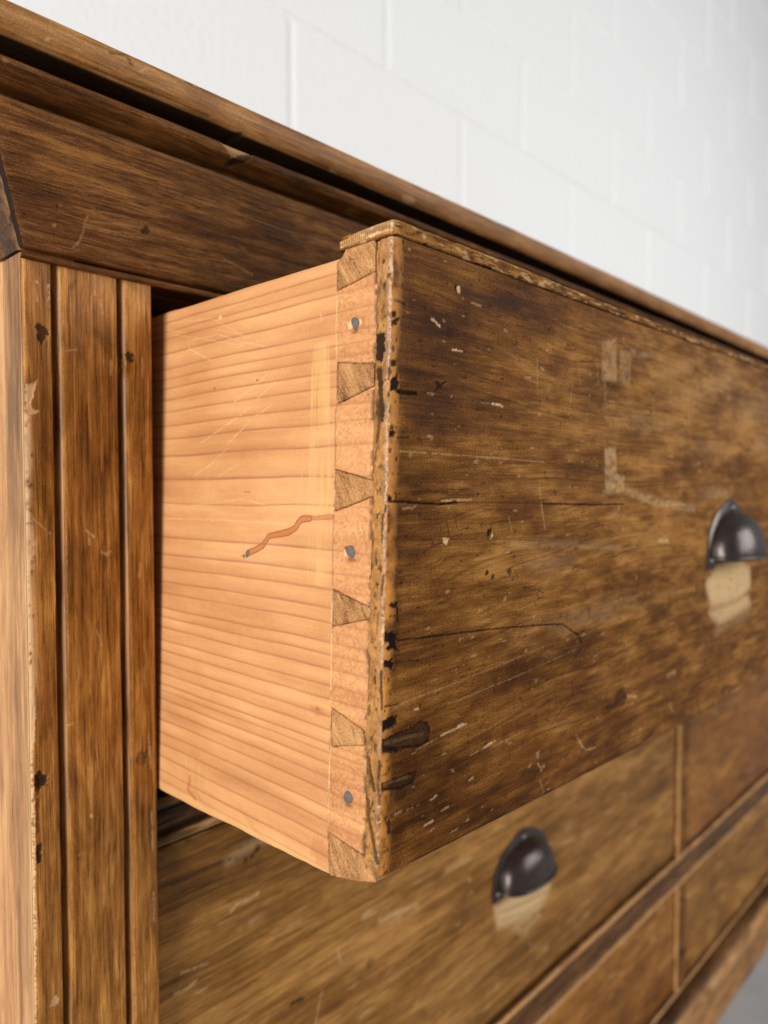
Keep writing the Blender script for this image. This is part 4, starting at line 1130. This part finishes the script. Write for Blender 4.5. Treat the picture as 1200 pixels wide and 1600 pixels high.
def front_panel(x0, x1, z0, z1, y, mat, parent, seed, table=None, step=1.0):
    nx = int((x1 - x0) * 1000 / step)
    nz = int((z1 - z0) * 1000 / step)
    X, Z = np.meshgrid(np.linspace(x0, x1, nx) * 1000, np.linspace(z0, z1, nz) * 1000)
    if table:
        at, dep = apply_marks(X, Z, table, 0.5, 0.6, seed)
    else:
        at, dep = {'tone': np.zeros_like(X), 'pale': np.zeros_like(X)}, np.zeros_like(X)
    e = np.minimum(np.minimum(X - x0 * 1000, x1 * 1000 - X), np.minimum(Z - z0 * 1000, z1 * 1000 - Z))
    at['tone'] = at['tone'] + (fbm(X * 0.006, Z * 0.03, 4, seed) - 0.5) * 1.4
    at['pale'] = np.maximum(at['pale'], 0.4 * sstep(0.74, 0.82, fbm(X * 0.05 + 9, Z * 0.22, 4, seed + 3)))
    dep = dep - 1.5 * np.exp(-e / 0.8)
    M = Multi()
    M.slab(np.stack([X / 1000, y - dep / 1000, Z / 1000], -1), (0, 0.02, 0), at)
    return M.build('drawer_front', mat, parent)


GRP = 'closed drawers of the chest'
d = thing('drawer', (0.264, 0.01, 0.188), 'wide closed drawer directly under the pulled-out drawer, brown with dark cup pull', 'drawer', GRP)
front_panel(-0.0015, 0.5270, 0.1884, 0.3860, 0.007, M_low, d, 101, LOWER, 0.8)
cup_pull(d, 0.2675, 0.0060, 0.2722, 0.96)
d = thing('drawer', (0.82, 0.01, 0.188), 'reddish brown closed drawer right of the upright divider, in the middle row', 'drawer', GRP)
front_panel(0.5545, 1.0850, 0.1884, 0.3860, 0.006, M_red, d, 102, None, 1.6)
d = thing('drawer', (0.264, 0.01, 0.057), 'shallow reddish closed drawer in the bottom row, left of the upright divider', 'drawer', GRP)
front_panel(-0.0015, 0.5275, 0.0582, 0.1538, 0.006, M_red, d, 103, None, 1.2)
cup_pull(d, 0.2675, 0.0060, 0.095)
d = thing('drawer', (0.82, 0.01, 0.057), 'shallow closed drawer in the bottom row, right of the divider above the floor', 'drawer', GRP)
front_panel(0.5545, 1.0850, 0.0582, 0.1538, 0.006, M_low, d, 104, None, 1.6)
d = thing('drawer', (0.82, 0.01, 0.411), 'closed drawer in the top row, hidden behind the far end of the open drawer', 'drawer', GRP)
front_panel(0.5545, 1.0850, 0.4105, 0.6080, 0.006, M_red, d, 105, None, 2.0)

# --- the open drawer
DR = thing('open_drawer', (0.265, 0.1, 0.410), 'worn brown pine drawer pulled out of the chest, its pale dovetailed side showing', 'drawer')
YF = -120.0


def xside(z):           # the old drawer has racked: its side leans
    return 1.5 + (z - 513.0) * 0.033


R0 = 2.3
ZT = 604.2


def zb_front(s):
    return 422.6 - 8.2 * np.clip(s / 226.0, 0, 1) - 2.2 * np.clip(-s / 7.0, 0, 1)


def corner_path(seg_lap, seg_face):
    """columns across the front: side lap, rounded arris, face. returns dx, dy (mm from the virtual corner) and a face flag"""
    lap = -np.arange(R0, seg_lap + 0.01, 0.25)[::-1]
    th = np.linspace(0, math.pi / 2, 14)[1:-1]
    fc = graded(R0, seg_face, 0.25, 0.0032)
    dx = np.concatenate([np.zeros(len(lap)), R0 * (1 - np.cos(th)), fc])
    dy = np.concatenate([-lap, R0 * (1 - np.sin(th)), np.zeros(len(fc))])
    s = np.where(dx + 1e-9 > dy, dx, -dy)
    return dx, dy, s


dx, dy, s = corner_path(6.6, 533.0)
nz = 640
W = np.linspace(0, 1, nz)
S = np.meshgrid(s, W)[0]
DX, Wm = np.meshgrid(dx, W)
DY = np.meshgrid(dy, W)[0]
ZB = zb_front(S)
Zm = ZB + (ZT - ZB) * Wm
atf, depf = apply_marks(S, Zm, FACE, 0.12, 0.35, 201)
atl, depl = apply_marks(S, Zm, LAP, 0.12, 0.35, 301)
on = S > 0
at = {k: np.where(on, atf[k], atl[k]) for k in atf}
dep = np.where(on, depf, depl)
# rubbed arris: amber, with nibbles and dark pits
nv = fbm(S * 0.25 + 7, Zm * 0.16, 4, 211)
band = sstep(4.6 + 3 * (nv - 0.5), 2.0, S) * on
at['stain'] = np.maximum(at['stain'], 0.72 * band * sstep(0.28, 0.6, nv))
at['tone'] += np.where(on, 0, 0.12)
at['pale'] = np.maximum(at['pale'], np.where(on, 0, 0.10))
at['stain'] = np.maximum(at['stain'], np.where(on, 0, 0.34 * sstep(0.25, 0.6, fbm(S * 0.5, Zm * 0.2, 4, 238))))
at['gloss'] = (0.95 * np.exp(-((S + 0.9) / 1.0) ** 2) + 0.35 * np.exp(-(S / 3.0) ** 2)) * sstep(0.22, 0.5, fbm(S * 0.2, Zm * 0.08, 3, 299))
at['tone'] += np.where(on, 0.10 * sstep(90, 260, S), 0)
pit = sstep(0.70, 0.76, fbm(S * 0.9, Zm * 0.45, 3, 222)) * (np.abs(S) < 4.5)
at['dark'] = np.maximum(at['dark'], 0.75 * pit)
dep = dep - 0.3 * pit
lapn = 0.6 * fbm(S * 0.7, Zm * 0.35, 5, 233) + 0.4 * fbm(S * 0.3, Zm * 0.05, 3, 234)
at['dark'] = np.maximum(at['dark'], np.where(on, 0, 0.7 * sstep(0.60, 0.74, lapn) * sstep(-0.8, -1.5, S)))
at['pale'] = np.maximum(at['pale'], np.where(on, 0, 0.22 * sstep(0.5, 0.35, lapn)))
lap_edge = np.where(on, 0, sstep(-5.4, -6.6, S + 3.0 * (fbm(Zm * 0.25, S * 0, 3, 5) - 0.5)))
dep = dep - 0.5 * lap_edge
at['dark'] = np.maximum(at['dark'], 0.6 * lap_edge * sstep(0.4, 0.6, fbm(Zm * 0.3, S, 3, 6)))
dep = dep + np.where(on, 0, (fbm(S * 1.6, Zm * 0.9, 4, 236) - 0.5) * 0.5)
at['tone'] += np.where(on, 0, (fbm(S * 1.2, Zm * 0.8, 4, 237) - 0.5) * 1.6)
# stain laid unevenly over the face
at['tone'] += np.where(on, (fbm(S * 0.03, Zm * 0.055, 6, 241) - 0.5) * 1.15 + (fbm(S * 0.09, Zm * 0.4, 6, 245) - 0.5) * 1.2, 0)
gz = Zm * 0.9 + 26 * (fbm(S * 0.006, Zm * 0.012, 3, 246) - 0.5) + 2.0 * (fbm(S * 0.03, Zm * 0.08, 3, 247) - 0.5)
gl = np.exp(-(np.abs((gz * 0.22) % 1 - 0.5) / 0.06) ** 2) + 0.6 * np.exp(-(np.abs((gz * 0.57 + 0.3) % 1 - 0.5) / 0.10) ** 2)
at['ring'] = np.clip(np.where(on, 0.5 * gl * sstep(0.35, 0.65, fbm(S * 0.02, Zm * 0.3, 4, 248)), 0), 0, 0.6)
scr = sstep(0.775, 0.82, fbm(S * 0.22, Zm * 0.5, 4, 251)) * on * (S > 6)
at['pale'] = np.maximum(at['pale'], 0.28 * scr)
blk = sstep(0.735, 0.79, fbm(S * 0.5 + 31, Zm * 0.9, 4, 257)) * on
at['dark'] = np.maximum(at['dark'], 0.6 * blk)
# wobble of the arris, wear of the lower edge
dep = dep + (fbm(Zm * 0.09, S * 0.1, 3, 261) - 0.5) * 0.9 * np.exp(-(S / 3.0) ** 2)
bot = np.clip(Zm - ZB, 0, 50)
dep = dep - 2.0 * np.exp(-bot / 1.1) + (fbm(S * 0.06, Zm * 0.02, 3, 262) - 0.5) * 0.35
at['dark'] = np.maximum(at['dark'], np.where(on, 0.75 * sstep(2.0, 0.2, bot + 3 * (fbm(S * 0.12, Zm * 0.1, 3, 263) - 0.5)) * sstep(6, 20, S), 0))
P = np.stack([xside(Zm) + DX, YF + DY, Zm], -1)
ndx = np.where(DX + DY < 2 * R0 - 1e-6, 0, 0)
nx_ = np.where(S <= -R0, -1.0, np.where(S >= R0, 0.0, -(R0 - DX) / R0))
ny_ = np.where(S <= -R0, 0.0, np.where(S >= R0, -1.0, -(R0 - DY) / R0))
P[..., 0] += nx_ * dep
P[..., 1] += ny_ * dep
M = Multi()
M.add(P / 1000, (-0.3, -1, 0), at)
# the hidden faces of the front board
TH = 22.0
x0 = P[:, 0, :]
e0 = np.stack([x0, x0 + np.array([12.5, 0, 0])], 1)
M.add(e0 / 1000, (0, 1, 0))
e1 = np.stack([x0 + np.array([12.5, 0, 0]), x0 * [1, 0, 1] + np.array([12.5, YF + TH, 0])], 1)
M.add(e1 / 1000, (-1, 0, 0))
xr = P[:, -1, :]
xr2 = xr * [1, 0, 1] + np.array([0, YF + TH, 0])
M.add(np.stack([xr, xr2], 1) / 1000, (1, 0, 0))
M.add(np.stack([e1[:, 1], xr2], 1) / 1000, (0, 1, 0))
for k, up in ((0, -1), (-1, 1)):
    row = P[k]
    bk = row.copy()
    bk[:, 1] = YF + TH
    bk[:, 0] = np.maximum(bk[:, 0], bk[0, 0] + 0.0)
    M.add(np.stack([row, bk]) / 1000, (0, 0, up))
M.build('drawer_front', M_front, DR)

# thin strip glued along the top of the front
dx, dy, s = corner_path(21.6, 533.0)
W = np.linspace(0, 1, 16)
S, Wm = np.meshgrid(s, W)
DX = np.meshgrid(dx, W)[0]
DY = np.meshgrid(dy, W)[0]
HT = 4.6 - 1.0 * sstep(40, 160, S) + 0.5 * (fbm(S * 0.03, S * 0, 2, 271) - 0.5) - 1.1 * sstep(-14, -21, S)
Zm = ZT + 0.25 + HT * Wm
nv = fbm(S * 0.15, Zm * 0.7, 4, 273)
dep = 0.45 + (nv - 0.5) * 0.8 - 1.3 * sstep(0.72, 1.0, Wm) ** 2 - 0.5 * sstep(0.12, 0.0, Wm)
comb = np.where(S < 0, 0.5 + 0.5 * np.sin(S * 8.0 + 3 * fbm(S, Zm * 0.5, 2, 4)), 0)
at = {'tone': (nv - 0.5) * 1.6 + np.where(S < 0, 0.5 - 0.7 * comb, 0.1), 'pale': 0.55 * sstep(0.6, 0.72, fbm(S * 0.25 + 5, Zm, 3, 277)) + np.where((S < 0), 0.45 * (1 - comb) * sstep(0.1, 0.3, Wm), 0) + 0.4 * sstep(0.8, 1, Wm) * (nv > 0.45),
      'dark': 0.85 * sstep(0.12, 0.0, Wm) + 0.7 * sstep(0.60, 0.72, fbm(S * 0.2, Zm * 0.9, 4, 279)) * (S > 0) * sstep(0.95, 0.6, Wm)}
P = np.stack([xside(Zm) + DX, YF + DY, Zm], -1)
nx_ = np.where(S <= -R0, -1.0, np.where(S >= R0, 0.0, -(R0 - DX) / R0))
ny_ = np.where(S <= -R0, 0.0, np.where(S >= R0, -1.0, -(R0 - DY) / R0))
P[..., 0] += nx_ * dep
P[..., 1] += ny_ * dep
M = Multi()
M.add(P / 1000, (-0.3, -1, 0), at)
for k, up in ((0, -1), (-1, 1)):
    bk = P[k].copy()
    bk[:, 1] = YF + TH
    M.add(np.stack([P[k], bk]) / 1000, (0, 0, up))
bk0, bk1 = P[0].copy(), P[-1].copy()
bk0[:, 1] = bk1[:, 1] = YF + TH
M.add(np.stack([bk0, bk1]) / 1000, (0, 1, 0))
M.build('top_strip', M_front, DR)

# pale pine side, tails cut at its front end
yc = np.concatenate([np.arange(-113.4, -90, 0.22), graded(-90, 14, 0.25, 0.0012), np.linspace(20, 330, 30)])


def zb_side(y):
    return np.interp(y, [-114, -99, 0, 330], [420.5, 416.9, 413.6, 413.6])


nz = 640
Wv = np.linspace(0, 1, nz)
Ym, Wm = np.meshgrid(yc, Wv)
ZBs = zb_side(Ym) + (fbm(Ym * 0.08, Ym * 0, 3, 401) - 0.5) * 0.8
Zm = ZBs + (602.6 + (fbm(Ym * 0.06, Ym * 0, 3, 402) - 0.5) * 0.7 - ZBs) * Wm
at, dep = apply_marks(Ym, Zm, SIDE, 0.12, 0.25, 411)
# growth rings seen on the flat-sawn face
warp = (fbm(Ym * 0.012, Zm * 0.02, 3, 421) - 0.5) * 2.6 + (fbm(Ym * 0.04, Zm * 0.08, 3, 422) - 0.5) * 0.5
bend = 0.00016 * (Ym + 50) ** 2 * np.where(Zm > 520, -0.25, 0.5)
Zr = Zm - (warp - np.interp(Ym, [-113, 0], [0, 0])) + bend
ring = np.zeros_like(Zm)
for rz, rw in zip(RING_Z, RING_W):
    dd = Zr - rz
    line = np.where(dd > 0, 0.5 * np.exp(-(dd / (0.28 + 0.14 * rw)) ** 2) + 0.5 * np.exp(-dd / (1.1 * rw)), np.exp(-(dd / 0.24) ** 2))
    ring = np.maximum(ring, line * (0.75 + 0.25 * min(rw, 1.3)))
ring = ring * (0.55 + 0.6 * fbm(Ym * 0.05, Zm * 0.4, 3, 423))
at['ring'] = np.clip(ring * np.where(Ym < -98, 0.6, 0.9), 0, 1)
at['rub'] = at['rub'] * sstep(0.25, 0.7, fbm(Ym * 1.2, Zm * 0.05, 4, 424)) * sstep(0.2, 0.6, fbm(Ym * 0.12, Zm * 0.06, 3, 426)) * 0.8
at['tone'] += (fbm(Ym * 0.02, Zm * 0.06, 4, 425) - 0.5) * 1.1 + (fbm(Ym * 0.012, Zm * 0.22, 4, 427) - 0.5) * 1.3
tail = sstep(-97.6, -98.4, Ym + 0.5 * (fbm(Zm * 0.3, Ym * 0, 2, 7) - 0.5))
at['stain'] = np.maximum(at['stain'], 0.05 * tail)
at['dark'] = np.maximum(at['dark'], tail * 0.22 * sstep(0.60, 0.78, fbm(Ym * 1.3, Zm * 1.6, 4, 431)))
dep = dep - tail * 0.22 * fbm(Ym * 1.4, Zm * 1.4, 4, 432)
at['tone'] = at['tone'] + tail * (fbm(Ym * 1.1, Zm * 1.5, 4, 434) - 0.56) * 1.6
base = np.exp(-((Ym + 98.0 + 0.4 * (fbm(Zm * 0.2, Ym * 0, 2, 9) - 0.5)) / 0.16) ** 2)
at['dark'] = np.maximum(at['dark'], 0.4 * base * sstep(0.45, 0.6, fbm(Zm * 0.5, Ym * 0.1, 3, 8)))
dep = dep - 0.12 * base
endj = sstep(-112.2, -113.4, Ym + 1.5 * (fbm(Zm * 0.3, Ym * 0, 3, 12) - 0.5))
at['dark'] = np.maximum(at['dark'], 0.75 * endj * sstep(0.38, 0.55, fbm(Zm * 0.35, Ym * 0.3, 3, 13)))
dep = dep - 0.5 * endj
for k, pn in enumerate(PINS):
    sd = poly_sdf(Ym, Zm, pn) + (fbm(Ym * 0.7, Zm * 0.7, 2, 440 + k) - 0.5) * 0.25
    dep = np.where(sd < 0.12, -1.6 * sstep(0.12, -0.1, sd), dep)
    at['dark'] = np.maximum(at['dark'], 0.62 * sstep(0.30, 0.02, np.abs(sd)) * sstep(0.42, 0.58, fbm(Ym * 0.4, Zm * 0.4, 3, 470 + k)))
bb = np.clip(Zm - ZBs, 0, 60)
tt = np.clip(602.6 - Zm, 0, 60)
dep = dep - 1.1 * np.exp(-bb / 0.7) - 0.7 * np.exp(-tt / 0.5)
at['rub'] = np.maximum(at['rub'], 0.55 * sstep(6.0, 0.5, bb + 5 * (fbm(Ym * 0.1, Zm * 0.1, 3, 451) - 0.5)))
P = np.stack([xside(Zm) - dep, Ym, Zm], -1)
M = Multi()
M.slab(P / 1000, (0.0125, 0, 0), at)
SIDEO = M.build('drawer_side', M_pine, DR)


def prism(name, poly, x_out, depth, mat, parent, inset=0.0, x_noise=None):
    c = np.mean(poly, 0)
    q = [tuple(c + (np.array(p) - c) * (1 - inset)) for p in poly]
    n = len(q)
    V, F = [], []
    for lev, (dxx, sc_) in enumerate(((depth, 1.0), (0.35, 1.0), (0.0, 0.93))):
        for p in q:
            p2 = c + (np.array(p) - c) * sc_
            V.append((xside(p2[1]) + x_out + dxx, p2[0], p2[1]))
    for k in range(2):
        for i in range(n):
            j = (i + 1) % n
            F.append((k * n + i, k * n + j, (k + 1) * n + j, (k + 1) * n + i))
    F.append(tuple(range(2 * n, 3 * n)))
    o = mesh_obj(name, np.array(V) / 1000, F, mat, parent, ngons=(), smooth=False)
    me = o.data
    if me.polygons[len(me.polygons) - 1].normal.x > 0:
        me.flip_normals()
    return o


for pn in PINS:
    prism('dovetail_pin', pn, -0.05, 11.0, M_end, DR, inset=0.035)

for k, (ny, nz_, nr) in enumerate(NAILS):
    a = np.linspace(0, 2 * math.pi, 13)[:-1]
    r = nr * (1 + 0.16 * np.sin(a * 2 + k) + 0.08 * np.sin(a * 3 + 2 * k))
    x0 = xside(nz_)
    V = []
    for lev, f in ((2.0, 1.0), (-0.10, 1.0), (-0.28, 0.75)):
        V += [(x0 + lev, ny + f * rr * 0.80 * math.cos(t), nz_ + f * rr * math.sin(t)) for rr, t in zip(r, a)]
    V.append((x0 - 0.30, ny, nz_))
    F = []
    for l in range(2):
        F += [(l * 12 + i, l * 12 + (i + 1) % 12, l * 12 + 12 + (i + 1) % 12, l * 12 + 12 + i) for i in range(12)]
    F += [(24 + i, 24 + (i + 1) % 12, 36) for i in range(12)]
    mesh_obj('nail', np.array(V) / 1000, F, M_nail, DR)

# rest of the drawer box
box_obj('drawer_side', (0.517, -0.098, 0.414), (0.530, 0.330, 0.602), M_pine, DR)
box_obj('drawer_back', (0.0155, 0.312, 0.420), (0.5165, 0.325, 0.598), M_pine, DR)
box_obj('drawer_bottom', (0.0155, -0.0975, 0.425), (0.5165, 0.311, 0.431), M_pine, DR)
cup_pull(DR, 0.2760, -0.1202, 0.4962, 0.95)
